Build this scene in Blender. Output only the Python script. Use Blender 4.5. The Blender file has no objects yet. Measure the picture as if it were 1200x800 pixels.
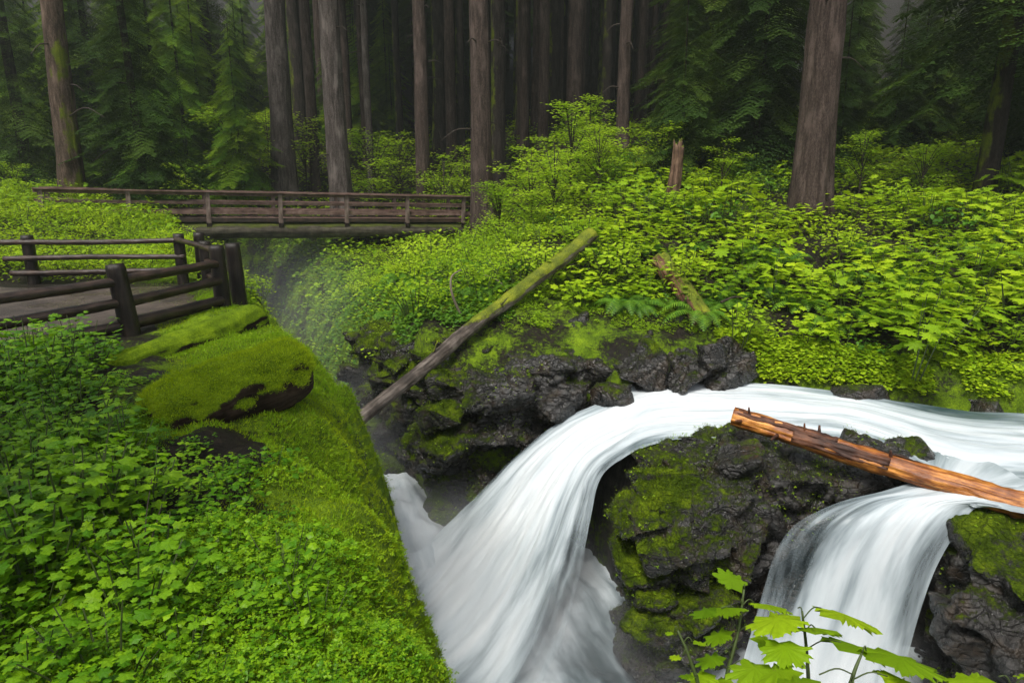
import bpy, math, random
import numpy as np
from mathutils import Vector, Matrix

random.seed(7)
RNG = np.random.default_rng(7)
R = math.radians

# ------------------------------------------------------------------ camera, world, sun, exposure
scene = bpy.context.scene
COL = scene.collection
PITCH = R(14.0)
HAZE = 0.0009
MIST = [((-7.0, 20.5, -4.6), (4.0, 7.0, 3.2), 0.028), ((-0.9, 10.2, -7.0), (3.2, 4.0, 1.7), 0.5), ((-3.4, 14.6, -6.4), (2.6, 4.5, 2.6), 0.12), ((1.2, 8.2, -6.9), (2.0, 1.6, 1.4), 0.25), ((4.4, 8.0, -6.9), (2.2, 1.2, 1.1), 0.4)]
FPX = 800.0                      # focal length in photograph pixels (1200 wide)
cam_data = bpy.data.cameras.new('camera')
cam_data.sensor_width = 36.0
cam_data.lens = 36.0 * FPX / 1200.0
cam_data.clip_start = 0.05
cam_data.clip_end = 2000
camera = bpy.data.objects.new('camera', cam_data)
COL.objects.link(camera)
camera.location = (0, 0, 0)
camera.rotation_euler = (R(90) - PITCH, 0, 0)
scene.camera = camera

SUN_EL, SUN_AZ = R(60), R(205)    # azimuth measured clockwise from +Y; light comes from behind the camera, slightly left
world = bpy.data.worlds.new('World')
scene.world = world
world.use_nodes = True
wn = world.node_tree
for n in list(wn.nodes):
    wn.nodes.remove(n)
w_out = wn.nodes.new('ShaderNodeOutputWorld')
w_bg = wn.nodes.new('ShaderNodeBackground')
w_sky = wn.nodes.new('ShaderNodeTexSky')
w_sky.sky_type = 'NISHITA'
w_sky.sun_disc = False
w_sky.sun_elevation = SUN_EL
w_sky.sun_rotation = SUN_AZ
w_sky.air_density = 1.0
w_sky.dust_density = 4.0
w_sky.ozone_density = 1.0
w_bg.inputs['Strength'].default_value = 0.085
w_hs = wn.nodes.new('ShaderNodeHueSaturation')      # an overcast sky is greyer than a clear one
w_hs.inputs['Saturation'].default_value = 0.35
wn.links.new(w_sky.outputs[0], w_hs.inputs['Color'])
wn.links.new(w_hs.outputs[0], w_bg.inputs['Color'])
wn.links.new(w_bg.outputs[0], w_out.inputs['Surface'])

sun_data = bpy.data.lights.new('sun', 'SUN')
sun_data.energy = 1.5
sun_data.angle = R(13)
sun_data.color = (1.0, 0.96, 0.88)
sun = bpy.data.objects.new('sun', sun_data)
COL.objects.link(sun)
sd = Vector((math.sin(SUN_AZ) * math.cos(SUN_EL), math.cos(SUN_AZ) * math.cos(SUN_EL), math.sin(SUN_EL)))
sun.rotation_euler = (-sd).to_track_quat('-Z', 'Y').to_euler()

scene.view_settings.view_transform = 'Standard'
scene.view_settings.look = 'None'
scene.view_settings.exposure = 1.1
scene.view_settings.gamma = 1.0
scene.view_settings.use_curve_mapping = False
scene.render.engine = 'CYCLES'
cy = scene.cycles
cy.use_denoising = True
cy.max_bounces = 8
cy.diffuse_bounces = 3
cy.glossy_bounces = 2
cy.transmission_bounces = 4
cy.transparent_max_bounces = 16
cy.volume_bounces = 0
cy.caustics_reflective = False
cy.caustics_refractive = False
cy.sample_clamp_indirect = 4

# ------------------------------------------------------------------ pixel helpers (used once, to read real positions off the photo)
CP, SP = math.cos(PITCH), math.sin(PITCH)
def ray(px, py):
    x = (px - 600) / FPX; v = (400 - py) / FPX
    return np.array([x, CP + SP * v, -SP + CP * v])
def atz(px, py, z):
    d = ray(px, py); return d * (z / d[2])
def aty(px, py, Y):
    d = ray(px, py); return d * (Y / d[1])

# ------------------------------------------------------------------ numpy noise
def _hash(ix, iy, iz, seed):
    h = (ix.astype(np.int64) * 374761393 + iy.astype(np.int64) * 668265263 + iz.astype(np.int64) * 2147483647 + seed * 974634777) & 0xffffffff
    h = ((h ^ (h >> 13)) * 1274126177) & 0xffffffff
    h = (h ^ (h >> 16)) & 0xffffffff
    return h.astype(np.float64) / 4294967295.0
def vnoise(P, seed=0):
    P = np.asarray(P, float)
    i = np.floor(P); f = P - i
    u = f * f * f * (f * (f * 6 - 15) + 10)
    i = i.astype(np.int64)
    r = 0
    for dx in (0, 1):
        wx = u[:, 0] if dx else 1 - u[:, 0]
        for dy in (0, 1):
            wy = u[:, 1] if dy else 1 - u[:, 1]
            for dz in (0, 1):
                wz = u[:, 2] if dz else 1 - u[:, 2]
                r = r + wx * wy * wz * _hash(i[:, 0] + dx, i[:, 1] + dy, i[:, 2] + dz, seed)
    return r * 2 - 1
def fbm(P, seed=0, oct=4, gain=0.5):
    P = np.asarray(P, float); a = 1; r = 0; t = 0
    for k in range(oct):
        r = r + a * vnoise(P + k * 17.3, seed + k); t += a; a *= gain; P = P * 2.03
    return r / t
def xy3(x, y, z=0.0):
    return np.stack([x, y, np.zeros_like(x) + z], 1)
def cellnoise(P, seed=0):
    """F1, F2 distances and the id value of the nearest cell"""
    P = np.asarray(P, float); i = np.floor(P).astype(np.int64)
    d1 = np.full(len(P), 9.0); d2 = np.full(len(P), 9.0); idv = np.zeros(len(P))
    for dx in (-1, 0, 1):
        for dy in (-1, 0, 1):
            for dz in (-1, 0, 1):
                c = i + np.array([dx, dy, dz])
                q = np.stack([_hash(c[:, 0], c[:, 1], c[:, 2], seed + s) for s in (0, 1, 2)], 1) + c
                d = np.linalg.norm(P - q, axis=1)
                near = d < d1
                d2 = np.where(near, d1, np.minimum(d2, d))
                idv = np.where(near, _hash(c[:, 0], c[:, 1], c[:, 2], seed + 9), idv)
                d1 = np.minimum(d1, d)
    return d1, d2, idv
def sstep(a, b, x):
    t = np.clip((x - a) / (b - a), 0, 1); return t * t * (3 - 2 * t)

# ------------------------------------------------------------------ materials
class NT:
    def __init__(s, name):
        s.m = bpy.data.materials.new(name); s.m.use_nodes = True; s.t = s.m.node_tree
        s.b = s.t.nodes['Principled BSDF']; s.out = s.t.nodes['Material Output']
    def n(s, typ, **kw):
        x = s.t.nodes.new(typ)
        for k, v in kw.items():
            if hasattr(x, k): setattr(x, k, v)
            else: x.inputs[k].default_value = v
        return x
    def l(s, a, b): s.t.links.new(a, b)
    def coord(s, scale=(1, 1, 1), world_space=False):
        m = s.n('ShaderNodeMapping'); m.inputs['Scale'].default_value = scale
        if world_space:
            g = s.n('ShaderNodeNewGeometry'); s.l(g.outputs['Position'], m.inputs[0])
        else:
            g = s.n('ShaderNodeTexCoord'); s.l(g.outputs['Object'], m.inputs[0])
        return m.outputs[0]
    def noise(s, co, scale, detail=4, rough=0.55, dist=0.0):
        x = s.n('ShaderNodeTexNoise'); x.inputs['Scale'].default_value = scale; x.inputs['Detail'].default_value = detail
        x.inputs['Roughness'].default_value = rough; x.inputs['Distortion'].default_value = dist
        if co is not None: s.l(co, x.inputs['Vector'])
        return x.outputs[0]
    def ramp(s, f, stops):
        x = s.n('ShaderNodeValToRGB'); e = x.color_ramp.elements
        while len(e) > 1: e.remove(e[0])
        e[0].position = stops[0][0]; e[0].color = (*stops[0][1], 1)
        for p, c in stops[1:]:
            q = e.new(p); q.color = (*c, 1)
        s.l(f, x.inputs[0]); return x.outputs[0]
    def math(s, op, a, b=None, c=None, clamp=False):
        x = s.n('ShaderNodeMath'); x.operation = op; x.use_clamp = clamp
        for k, v in enumerate((a, b, c)):
            if v is None: continue
            if isinstance(v, (int, float)): x.inputs[k].default_value = v
            else: s.l(v, x.inputs[k])
        return x.outputs[0]
    def smooth(s, f, lo, hi, a=0.0, b=1.0):
        x = s.n('ShaderNodeMapRange'); x.interpolation_type = 'SMOOTHSTEP'
        s.l(f, x.inputs[0]); x.inputs[1].default_value = lo; x.inputs[2].default_value = hi
        x.inputs[3].default_value = a; x.inputs[4].default_value = b
        return x.outputs[0]
    def mix(s, f, a, b):
        x = s.n('ShaderNodeMix'); x.data_type = 'RGBA'
        if isinstance(f, (int, float)): x.inputs[0].default_value = f
        else: s.l(f, x.inputs[0])
        for k, v in ((6, a), (7, b)):
            if isinstance(v, tuple): x.inputs[k].default_value = (*v, 1)
            else: s.l(v, x.inputs[k])
        return x.outputs[2]
    def bump(s, h, strength=0.5, dist=0.02, prev=None):
        x = s.n('ShaderNodeBump'); x.inputs['Strength'].default_value = strength; x.inputs['Distance'].default_value = dist
        s.l(h, x.inputs['Height'])
        if prev is not None: s.l(prev, x.inputs['Normal'])
        return x.outputs[0]
    def attr(s, name):
        x = s.n('ShaderNodeAttribute'); x.attribute_name = name; return x.outputs['Fac']
    def normz(s):
        g = s.n('ShaderNodeNewGeometry'); x = s.n('ShaderNodeSeparateXYZ'); s.l(g.outputs['Normal'], x.inputs[0]); return x.outputs['Z']
    def set(s, key, v):
        if isinstance(v, tuple): s.b.inputs[key].default_value = (*v, 1)
        elif isinstance(v, (int, float)): s.b.inputs[key].default_value = v
        else: s.l(v, s.b.inputs[key])

MAT = {}
def leaf_mat(name, dark, mid, light, rough=0.45, trans=0.35, spec=0.35):
    m = NT(name)
    r = m.attr('rnd')
    oi = m.n('ShaderNodeObjectInfo')
    g = m.n('ShaderNodeNewGeometry')
    big = m.noise(g.outputs['Position'], 0.45, 2)
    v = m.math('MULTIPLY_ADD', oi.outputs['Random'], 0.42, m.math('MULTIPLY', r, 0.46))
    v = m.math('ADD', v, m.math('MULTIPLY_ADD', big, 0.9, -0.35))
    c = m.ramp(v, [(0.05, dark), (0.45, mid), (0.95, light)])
    fine = m.noise(m.coord((1, 1, 1)), 60, 2)
    c = m.mix(m.smooth(fine, 0.35, 0.75, 0, 0.35), c, tuple(0.6 * q for q in mid))
    m.set('Base Color', c); m.set('Roughness', rough); m.set('Specular IOR Level', spec)
    t = m.n('ShaderNodeBsdfTranslucent')
    m.l(m.mix(0.5, c, light), t.inputs['Color'])
    ms = m.n('ShaderNodeMixShader'); ms.inputs[0].default_value = trans
    m.l(m.b.outputs[0], ms.inputs[1]); m.l(t.outputs[0], ms.inputs[2]); m.l(ms.outputs[0], m.out.inputs['Surface'])
    MAT[name] = m.m
leaf_mat('leaf_bright', (0.07, 0.17, 0.005), (0.245, 0.41, 0.008), (0.49, 0.64, 0.016), 0.55, 0.38, 0.18)
leaf_mat('leaf_yellow', (0.12, 0.24, 0.008), (0.28, 0.46, 0.014), (0.48, 0.64, 0.03), 0.55, 0.4, 0.15)
leaf_mat('leaf_fresh', (0.016, 0.065, 0.003), (0.078, 0.22, 0.004), (0.30, 0.52, 0.010), 0.42, 0.32, 0.22)
leaf_mat('leaf_deep', (0.015, 0.07, 0.008), (0.035, 0.14, 0.012), (0.08, 0.24, 0.02), 0.3, 0.25, 0.6)
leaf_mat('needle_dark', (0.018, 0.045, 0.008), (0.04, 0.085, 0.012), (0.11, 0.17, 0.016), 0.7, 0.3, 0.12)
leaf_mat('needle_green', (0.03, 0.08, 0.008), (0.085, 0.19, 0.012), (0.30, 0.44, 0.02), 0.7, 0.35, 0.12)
leaf_mat('fern_green', (0.03, 0.10, 0.008), (0.08, 0.21, 0.012), (0.18, 0.34, 0.02), 0.5, 0.3)
leaf_mat('moss_blade', (0.05, 0.10, 0.004), (0.20, 0.32, 0.006), (0.46, 0.58, 0.012), 0.7, 0.3, 0.1)
leaf_mat('rock_moss_blade', (0.02, 0.04, 0.003), (0.06, 0.10, 0.004), (0.20, 0.28, 0.008), 0.7, 0.25, 0.1)
leaf_mat('grass_blade', (0.10, 0.22, 0.005), (0.20, 0.38, 0.008), (0.34, 0.52, 0.015), 0.6, 0.35, 0.2)

def moss_color(m, co, lo=(0.022, 0.040, 0.003), mid=(0.11, 0.19, 0.005), hi=(0.27, 0.40, 0.010)):
    a = m.noise(co, 3.2, 5, 0.62); b = m.noise(co, 42, 4, 0.7)
    v = m.math('MULTIPLY_ADD', b, 0.55, m.math('MULTIPLY', a, 0.6))
    return m.ramp(v, [(0.36, lo), (0.56, mid), (0.78, hi)]), b

def rock_mat(name, moss_bias=0.0, rock_lo=(0.004, 0.004, 0.004), rock_hi=(0.046, 0.042, 0.038), brown=(0.035, 0.023, 0.013)):
    m = NT(name)
    co = m.coord((1, 1, 1), True)
    a = m.noise(co, 1.6, 8, 0.65, 0.4); b = m.noise(co, 11, 6, 0.7)
    c = m.ramp(m.math('MULTIPLY_ADD', b, 0.5, m.math('MULTIPLY', a, 0.5)), [(0.38, rock_lo), (0.52, tuple(0.5 * (p + q) for p, q in zip(rock_lo, rock_hi))), (0.66, rock_hi)])
    c = m.mix(m.smooth(m.noise(co, 3.1, 5), 0.48, 0.66, 0, 0.8), c, brown)
    mc, mb = moss_color(m, co, (0.008, 0.014, 0.002), (0.045, 0.075, 0.004), (0.17, 0.235, 0.008))
    at = m.attr('moss')
    k = m.math('MULTIPLY_ADD', m.normz(), 0.30, m.math('MULTIPLY_ADD', m.noise(co, 1.25, 7, 0.68, 0.3), 1.5, -0.98 + moss_bias))
    k = m.math('ADD', m.math('ADD', k, at), m.math('MULTIPLY_ADD', m.noise(co, 19, 6, 0.75), 0.9, -0.45))
    mask = m.smooth(k, 0.02, 0.22)
    m.set('Base Color', m.mix(mask, c, mc))
    rr = m.smooth(m.noise(co, 6, 4), 0.35, 0.7, 0.06, 0.38)
    m.set('Roughness', m.math('ADD', m.math('MULTIPLY', mask, 0.6), rr, clamp=True))
    sp = m.math('MULTIPLY_ADD', mask, -0.5, 0.55)
    m.set('Specular IOR Level', sp)
    mbig = m.noise(co, 14, 5, 0.7)
    bh = m.math('ADD', m.math('MULTIPLY', mask, m.math('MULTIPLY_ADD', mb, 0.7, m.math('MULTIPLY', mbig, 1.2))), m.math('MULTIPLY', m.noise(co, 9, 9, 0.75, 0.3), 1.0))
    vc = m.n('ShaderNodeTexVoronoi'); vc.feature = 'DISTANCE_TO_EDGE'; vc.inputs['Scale'].default_value = 4.5
    wp = m.n('ShaderNodeVectorMath'); wp.operation = 'MULTIPLY_ADD'; nz = m.n('ShaderNodeTexNoise'); nz.inputs['Scale'].default_value = 2.0; m.l(co, nz.inputs['Vector'])
    m.l(nz.outputs['Color'], wp.inputs[0]); wp.inputs[1].default_value = (0.5, 0.5, 0.5); m.l(m.coord((1, 1, 2.2), True), wp.inputs[2]); m.l(wp.outputs[0], vc.inputs['Vector'])
    b1 = m.bump(m.smooth(vc.outputs['Distance'], 0.0, 0.09), 0.8, 0.04)
    m.l(m.bump(bh, 0.7, 0.045, b1), m.b.inputs['Normal'])
    MAT[name] = m.m
rock_mat('wet_rock', -0.03)
rock_mat('mossy_rock', 0.04)

# ground: soil, moss on top, wet rock where steep, gravel by attribute
m = NT('ground_cover')
co = m.coord((1, 1, 1), True)
soil = m.ramp(m.noise(co, 7, 8, 0.7), [(0.3, (0.005, 0.004, 0.003)), (0.55, (0.016, 0.012, 0.008)), (0.78, (0.05, 0.036, 0.024))])
rockc = m.ramp(m.noise(co, 4, 8, 0.7, 0.4), [(0.35, (0.010, 0.010, 0.009)), (0.6, (0.05, 0.046, 0.04)), (0.75, (0.10, 0.095, 0.085))])
mc, mb = moss_color(m, co)
steep = m.smooth(m.normz(), 0.25, 0.6)
base = m.mix(steep, rockc, soil)
k = m.math('ADD', m.math('MULTIPLY_ADD', m.noise(co, 1.1, 7, 0.66), 1.2, -0.66), m.math('ADD', m.attr('moss'), m.math('MULTIPLY_ADD', m.noise(co, 15, 6, 0.75), 0.8, -0.4)))
mask = m.smooth(k, 0.0, 0.2)
m.set('Base Color', m.mix(mask, base, mc))
m.set('Roughness', m.math('MULTIPLY_ADD', mask, 0.35, 0.55)); m.set('Specular IOR Level', 0.2)
bh = m.math('ADD', m.math('MULTIPLY', mb, 0.6), m.math('ADD', m.noise(co, 12, 8, 0.75), m.math('MULTIPLY', mask, m.noise(co, 16, 4, 0.7))))
m.l(m.bump(bh, 0.9, 0.05), m.b.inputs['Normal'])
MAT['ground'] = m.m

m = NT('wet_gravel')
co = m.coord((1, 1, 1), True)
vo = m.n('ShaderNodeTexVoronoi'); vo.inputs['Scale'].default_value = 38; m.l(co, vo.inputs['Vector'])
c = m.ramp(m.noise(co, 1.3, 5, 0.6), [(0.35, (0.035, 0.024, 0.018)), (0.55, (0.085, 0.062, 0.048)), (0.72, (0.15, 0.115, 0.09))])
c = m.mix(m.math('MULTIPLY', vo.outputs['Color'], 0.45), c, (0.025, 0.02, 0.018))
m.set('Base Color', c)
m.set('Roughness', m.smooth(m.noise(co, 0.9, 4), 0.4, 0.6, 0.22, 0.6))
m.l(m.bump(m.math('ADD', vo.outputs['Distance'], m.math('MULTIPLY', m.noise(co, 3, 5), 1.0)), 0.6, 0.02), m.b.inputs['Normal'])
MAT['gravel'] = m.m

def bark_mat(name, lo, hi, moss=0.0, moss_side=(-1, -0.2, 0), scale=1.0):
    m = NT(name)
    co = m.coord((1, 1, 0.13))
    n1 = m.noise(co, 9 * scale, 8, 0.7, 0.6); n2 = m.noise(m.coord((1, 1, 0.5)), 28 * scale, 6, 0.75)
    v = m.math('MULTIPLY_ADD', n2, 0.45, m.math('MULTIPLY', n1, 0.6))
    c = m.ramp(v, [(0.36, tuple(0.25 * x for x in lo)), (0.5, lo), (0.68, hi)])
    pl = m.noise(m.coord((1, 1, 0.35)), 2.0, 4)
    c = m.mix(m.smooth(pl, 0.52, 0.7, 0, 0.5), c, tuple(min(1, x * 1.5) for x in hi))
    if moss > 0:
        co2 = m.coord((1, 1, 0.6))
        mc, mb = moss_color(m, co2, (0.035, 0.05, 0.004), (0.09, 0.12, 0.006), (0.17, 0.19, 0.012))
        g = m.n('ShaderNodeNewGeometry'); d = m.n('ShaderNodeVectorMath'); d.operation = 'DOT_PRODUCT'
        m.l(g.outputs['Normal'], d.inputs[0]); d.inputs[1].default_value = moss_side
        k = m.math('MULTIPLY_ADD', d.outputs['Value'], 0.35, m.math('MULTIPLY_ADD', m.noise(co2, 1.7, 6, 0.6), 1.4, -1.0 + moss))
        mask = m.smooth(k, 0.0, 0.2)
        c = m.mix(mask, c, mc)
    m.set('Base Color', c); m.set('Roughness', 0.85); m.set('Specular IOR Level', 0.15)
    m.l(m.bump(v, 1.0, 0.08), m.b.inputs['Normal'])
    MAT[name] = m.m
bark_mat('bark_grey', (0.060, 0.048, 0.042), (0.165, 0.14, 0.125), 0.0)
bark_mat('bark_brown', (0.046, 0.032, 0.026), (0.125, 0.092, 0.078), 0.0)
bark_mat('bark_dark', (0.022, 0.017, 0.014), (0.06, 0.047, 0.04), 0.05)
bark_mat('bark_mossy', (0.06, 0.042, 0.03), (0.17, 0.12, 0.09), 0.02, (0.9, -0.5, 0))

def wood_mat(name, lo, hi, moss=0.0, nzw=None, rough=0.5, axis=0, spec=0.3, fine=1.0, mlo=(0.04, 0.05, 0.004), mmid=(0.12, 0.155, 0.006), mhi=(0.32, 0.34, 0.014)):
    m = NT(name)
    sc = [1, 1, 1]; sc[axis] = 0.06
    co = m.coord(tuple(sc))
    n1 = m.noise(co, 14 * fine, 8, 0.7, 0.3); n2 = m.noise(m.coord((1, 1, 1)), 3.0, 5, 0.6)
    v = m.math('MULTIPLY_ADD', n2, 0.45, m.math('MULTIPLY', n1, 0.6))
    c = m.ramp(v, [(0.38, tuple(0.3 * x for x in lo)), (0.5, lo), (0.66, hi)])
    bh = n1
    if moss > 0:
        cw = m.coord((1, 1, 1), True)
        mc, mb = moss_color(m, cw, mlo, mmid, mhi)
        at = m.attr('moss')
        k = m.math('MULTIPLY_ADD', m.normz(), 0.95, m.math('MULTIPLY_ADD', m.noise(cw, 2.4, 7, 0.65), 0.9, -1.2 + moss))
        if nzw: k = m.math('MULTIPLY_ADD', m.normz(), nzw, m.math('MULTIPLY_ADD', m.noise(cw, 2.4, 5, 0.6), 0.6, -0.32))
        k = m.math('ADD', k, m.math('MULTIPLY_ADD', m.noise(cw, 22, 6, 0.75), 0.9, -0.45))
        k = m.math('ADD', k, at)
        mask = m.smooth(k, 0.0, 0.22)
        c = m.mix(mask, c, mc)
        bh = m.math('ADD', n1, m.math('MULTIPLY', mask, m.math('ADD', mb, m.noise(cw, 17, 4, 0.7))))
    m.set('Base Color', c); m.set('Roughness', rough); m.set('Specular IOR Level', spec)
    m.l(m.bump(bh, 0.7, 0.03), m.b.inputs['Normal'])
    MAT[name] = m.m
wood_mat('wet_post_wood', (0.010, 0.007, 0.006), (0.032, 0.024, 0.018), 0.0, None, 0.38, 2)
wood_mat('wet_rail_wood', (0.024, 0.014, 0.010), (0.075, 0.046, 0.033), 0.0, None, 0.32, 0, 0.5)
wood_mat('bridge_plank', (0.12, 0.070, 0.055), (0.27, 0.18, 0.15), 0.0, None, 0.6, 0)
wood_mat('bridge_post', (0.12, 0.085, 0.068), (0.26, 0.20, 0.17), 0.0, None, 0.65, 2)
wood_mat('bridge_log', (0.05, 0.042, 0.03), (0.13, 0.115, 0.085), 0.35, None, 0.7, 0, 0.2, 1.0, (0.03, 0.04, 0.006), (0.06, 0.075, 0.01), (0.11, 0.12, 0.02))
wood_mat('moss_log', (0.022, 0.014, 0.009), (0.065, 0.045, 0.030), 0.74, 1.5, 0.9, 0, 0.1, 1.0, (0.03, 0.05, 0.004), (0.11, 0.18, 0.005), (0.26, 0.37, 0.010))
wood_mat('leaning_log_bark', (0.060, 0.046, 0.036), (0.24, 0.20, 0.17), 0.9, None, 0.6, 0, 0.3)
wood_mat('broken_log_wood', (0.10, 0.045, 0.025), (0.28, 0.15, 0.085), 0.25, None, 0.7, 0)
wood_mat('orange_log_wood', (0.26, 0.075, 0.012), (0.80, 0.34, 0.06), 0.0, None, 0.33, 0, 0.5, 1.3)
wood_mat('dark_bark_patch', (0.05, 0.020, 0.012), (0.19, 0.075, 0.035), 0.0, None, 0.5, 0)
wood_mat('snag_wood', (0.09, 0.05, 0.03), (0.24, 0.15, 0.10), 0.2, None, 0.8, 2)
m = NT('plant_stem'); m.set('Base Color', (0.05, 0.075, 0.015)); m.set('Roughness', 0.6); MAT['stem'] = m.m
m = NT('dark_twig'); m.set('Base Color', m.ramp(m.noise(m.coord(), 20), [(0.4, (0.02, 0.013, 0.008)), (0.7, (0.06, 0.04, 0.025))])); m.set('Roughness', 0.7); MAT['twig'] = m.m
m = NT('pale_twig'); m.set('Base Color', (0.16, 0.13, 0.09)); m.set('Roughness', 0.7); MAT['pale_twig'] = m.m

# silky white water: foam streaks that follow the flow (UV: u across, v along, both in metres)
def water_mat(name, streak=1.0, body=(0.03, 0.055, 0.06)):
    m = NT(name)
    uv = m.n('ShaderNodeUVMap'); uv.uv_map = 'flow'
    mp = m.n('ShaderNodeMapping'); mp.inputs['Scale'].default_value = (3.4, 0.24, 1); m.l(uv.outputs[0], mp.inputs[0])
    mp2 = m.n('ShaderNodeMapping'); mp2.inputs['Scale'].default_value = (1.3, 0.20, 1); m.l(uv.outputs[0], mp2.inputs[0])
    s1 = m.noise(mp.outputs[0], 3.0, 6, 0.62, 0.15); s2 = m.noise(mp2.outputs[0], 2.2, 4, 0.55, 0.3)
    s = m.math('MULTIPLY_ADD', s2, 0.78, m.math('MULTIPLY', s1, 0.22))
    foam = m.attr('foam')
    k = m.math('ADD', foam, m.math('MULTIPLY_ADD', s, 2.2 * streak, -1.1 * streak))
    cover = m.smooth(k, 0.05, 0.95)
    col = m.mix(m.smooth(k, 0.25, 1.7), (0.36, 0.43, 0.47), (0.72, 0.75, 0.77))
    m.set('Base Color', col); m.set('Roughness', 0.55); m.set('Specular IOR Level', 0.25)
    m.l(m.bump(s, 0.12, 0.12), m.b.inputs['Normal'])
    w = m.n('ShaderNodeBsdfPrincipled'); w.inputs['Base Color'].default_value = (*body, 1); w.inputs['Roughness'].default_value = 0.12
    m.l(m.bump(s, 0.3, 0.15), w.inputs['Normal'])
    solid = m.attr('solid')          # 1: a body of water below the foam, 0: bare rock shows through the veil
    tr = m.n('ShaderNodeBsdfTransparent')
    ms = m.n('ShaderNodeMixShader'); m.l(solid, ms.inputs[0]); m.l(tr.outputs[0], ms.inputs[1]); m.l(w.outputs[0], ms.inputs[2])
    ms2 = m.n('ShaderNodeMixShader'); m.l(cover, ms2.inputs[0]); m.l(ms.outputs[0], ms2.inputs[1]); m.l(m.b.outputs[0], ms2.inputs[2])
    m.l(ms2.outputs[0], m.out.inputs['Surface'])
    MAT[name] = m.m
water_mat('rushing_water', 1.0)
water_mat('foaming_pool', 0.9)

# ------------------------------------------------------------------ mesh helpers
def mk_mesh(name, V, F, attrs=None, smooth=False, uv=None):
    V = np.asarray(V, np.float32); F = np.asarray(F, np.int32)
    me = bpy.data.meshes.new(name)
    n, k = F.shape
    me.vertices.add(len(V)); me.vertices.foreach_set('co', V.ravel())
    me.loops.add(n * k); me.loops.foreach_set('vertex_index', F.ravel())
    me.polygons.add(n); me.polygons.foreach_set('loop_start', np.arange(0, n * k, k, dtype=np.int32))
    me.update(calc_edges=True)
    me.polygons.foreach_set('use_smooth', np.full(n, bool(smooth)))
    for a, vals in (attrs or {}).items():
        at = me.attributes.new(a, 'FLOAT', 'POINT'); at.data.foreach_set('value', np.asarray(vals, np.float32))
    if uv is not None:
        l = me.uv_layers.new(name='flow'); l.data.foreach_set('uv', np.asarray(uv, np.float32)[F.ravel()].ravel())
    me.validate(clean_customdata=False)
    return me
def link(name, me, mat=None, parent=None, loc=None, rot=None, scale=None):
    o = bpy.data.objects.new(name, me); COL.objects.link(o)
    if mat is not None and len(me.materials) == 0: me.materials.append(MAT[mat])
    if parent is not None: o.parent = parent
    if loc is not None: o.location = loc
    if rot is not None: o.rotation_euler = rot
    if scale is not None: o.scale = (scale,) * 3 if isinstance(scale, (int, float)) else scale
    return o
def tag(o, label=None, cat=None, group=None, kind=None):
    if label: o['label'] = label
    if cat: o['category'] = cat
    if group: o['group'] = group
    if kind: o['kind'] = kind
    return o
def empty(name, loc, label, cat, group=None, rot=None):
    o = bpy.data.objects.new(name, None); COL.objects.link(o); o.location = loc; o.empty_display_size = 0.2
    if rot is not None: o.rotation_euler = rot
    return tag(o, label, cat, group)

class Geo:
    """collects vertices / faces (triangles) with a per-vertex value"""
    def __init__(s): s.V = []; s.F = []; s.A = []; s.n = 0
    def add(s, V, F, a=0.5):
        V = np.asarray(V, float); F = np.asarray(F, int)
        s.V.append(V); s.F.append(F + s.n); s.A.append(np.full(len(V), a) if np.isscalar(a) else np.asarray(a)); s.n += len(V)
    def many(s, T, F, M, t, a):
        """template T (k,3) placed by matrices M (n,3,3) and offsets t (n,3), value a (n)"""
        n, k = len(M), len(T)
        V = np.einsum('nij,kj->nki', M, T) + t[:, None, :]
        FF = (F[None] + (np.arange(n) * k)[:, None, None]).reshape(-1, 3)
        s.add(V.reshape(-1, 3), FF, np.repeat(a, k))
    def mesh(s, name, smooth=False, attr='rnd'):
        return mk_mesh(name, np.concatenate(s.V), np.concatenate(s.F), {attr: np.concatenate(s.A)}, smooth)

def frame_along(P):
    P = np.asarray(P, float); T = np.gradient(P, axis=0); T /= np.linalg.norm(T, axis=1)[:, None] + 1e-9
    up = np.array([0, 0, 1.0]) if abs(T[0][2]) < 0.9 else np.array([1.0, 0, 0])
    A = np.cross(np.tile(up, (len(P), 1)), T); A /= np.linalg.norm(A, axis=1)[:, None] + 1e-9
    B = np.cross(T, A)
    return T, A, B
def tube(P, rad, sides=8, cap=True):
    """triangulated tube through points P with radii rad (len) or (len,sides)"""
    P = np.asarray(P, float); n = len(P); T, A, B = frame_along(P)
    rad = np.asarray(rad, float)
    if rad.ndim == 0: rad = np.full(n, float(rad))
    if rad.ndim == 1: rad = np.repeat(rad[:, None], sides, 1)
    th = np.linspace(0, 2 * np.pi, sides, endpoint=False)
    V = P[:, None] + rad[..., None] * (np.cos(th)[None, :, None] * A[:, None] + np.sin(th)[None, :, None] * B[:, None])
    V = V.reshape(-1, 3)
    F = []
    i = np.arange(n - 1)[:, None] * sides; j = np.arange(sides)[None]; j2 = (j + 1) % sides
    a, b, c, d = i + j, i + j2, i + sides + j2, i + sides + j
    F = np.concatenate([np.stack([a, b, c], -1).reshape(-1, 3), np.stack([a, c, d], -1).reshape(-1, 3)])
    if cap:
        V = np.concatenate([V, [P[0]], [P[-1]]]); c0, c1 = n * sides, n * sides + 1
        j = np.arange(sides); j2 = (j + 1) % sides
        F = np.concatenate([F, np.stack([np.full(sides, c0), j2, j], 1), np.stack([np.full(sides, c1), (n - 1) * sides + j, (n - 1) * sides + j2], 1)])
    return V, F
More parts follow.
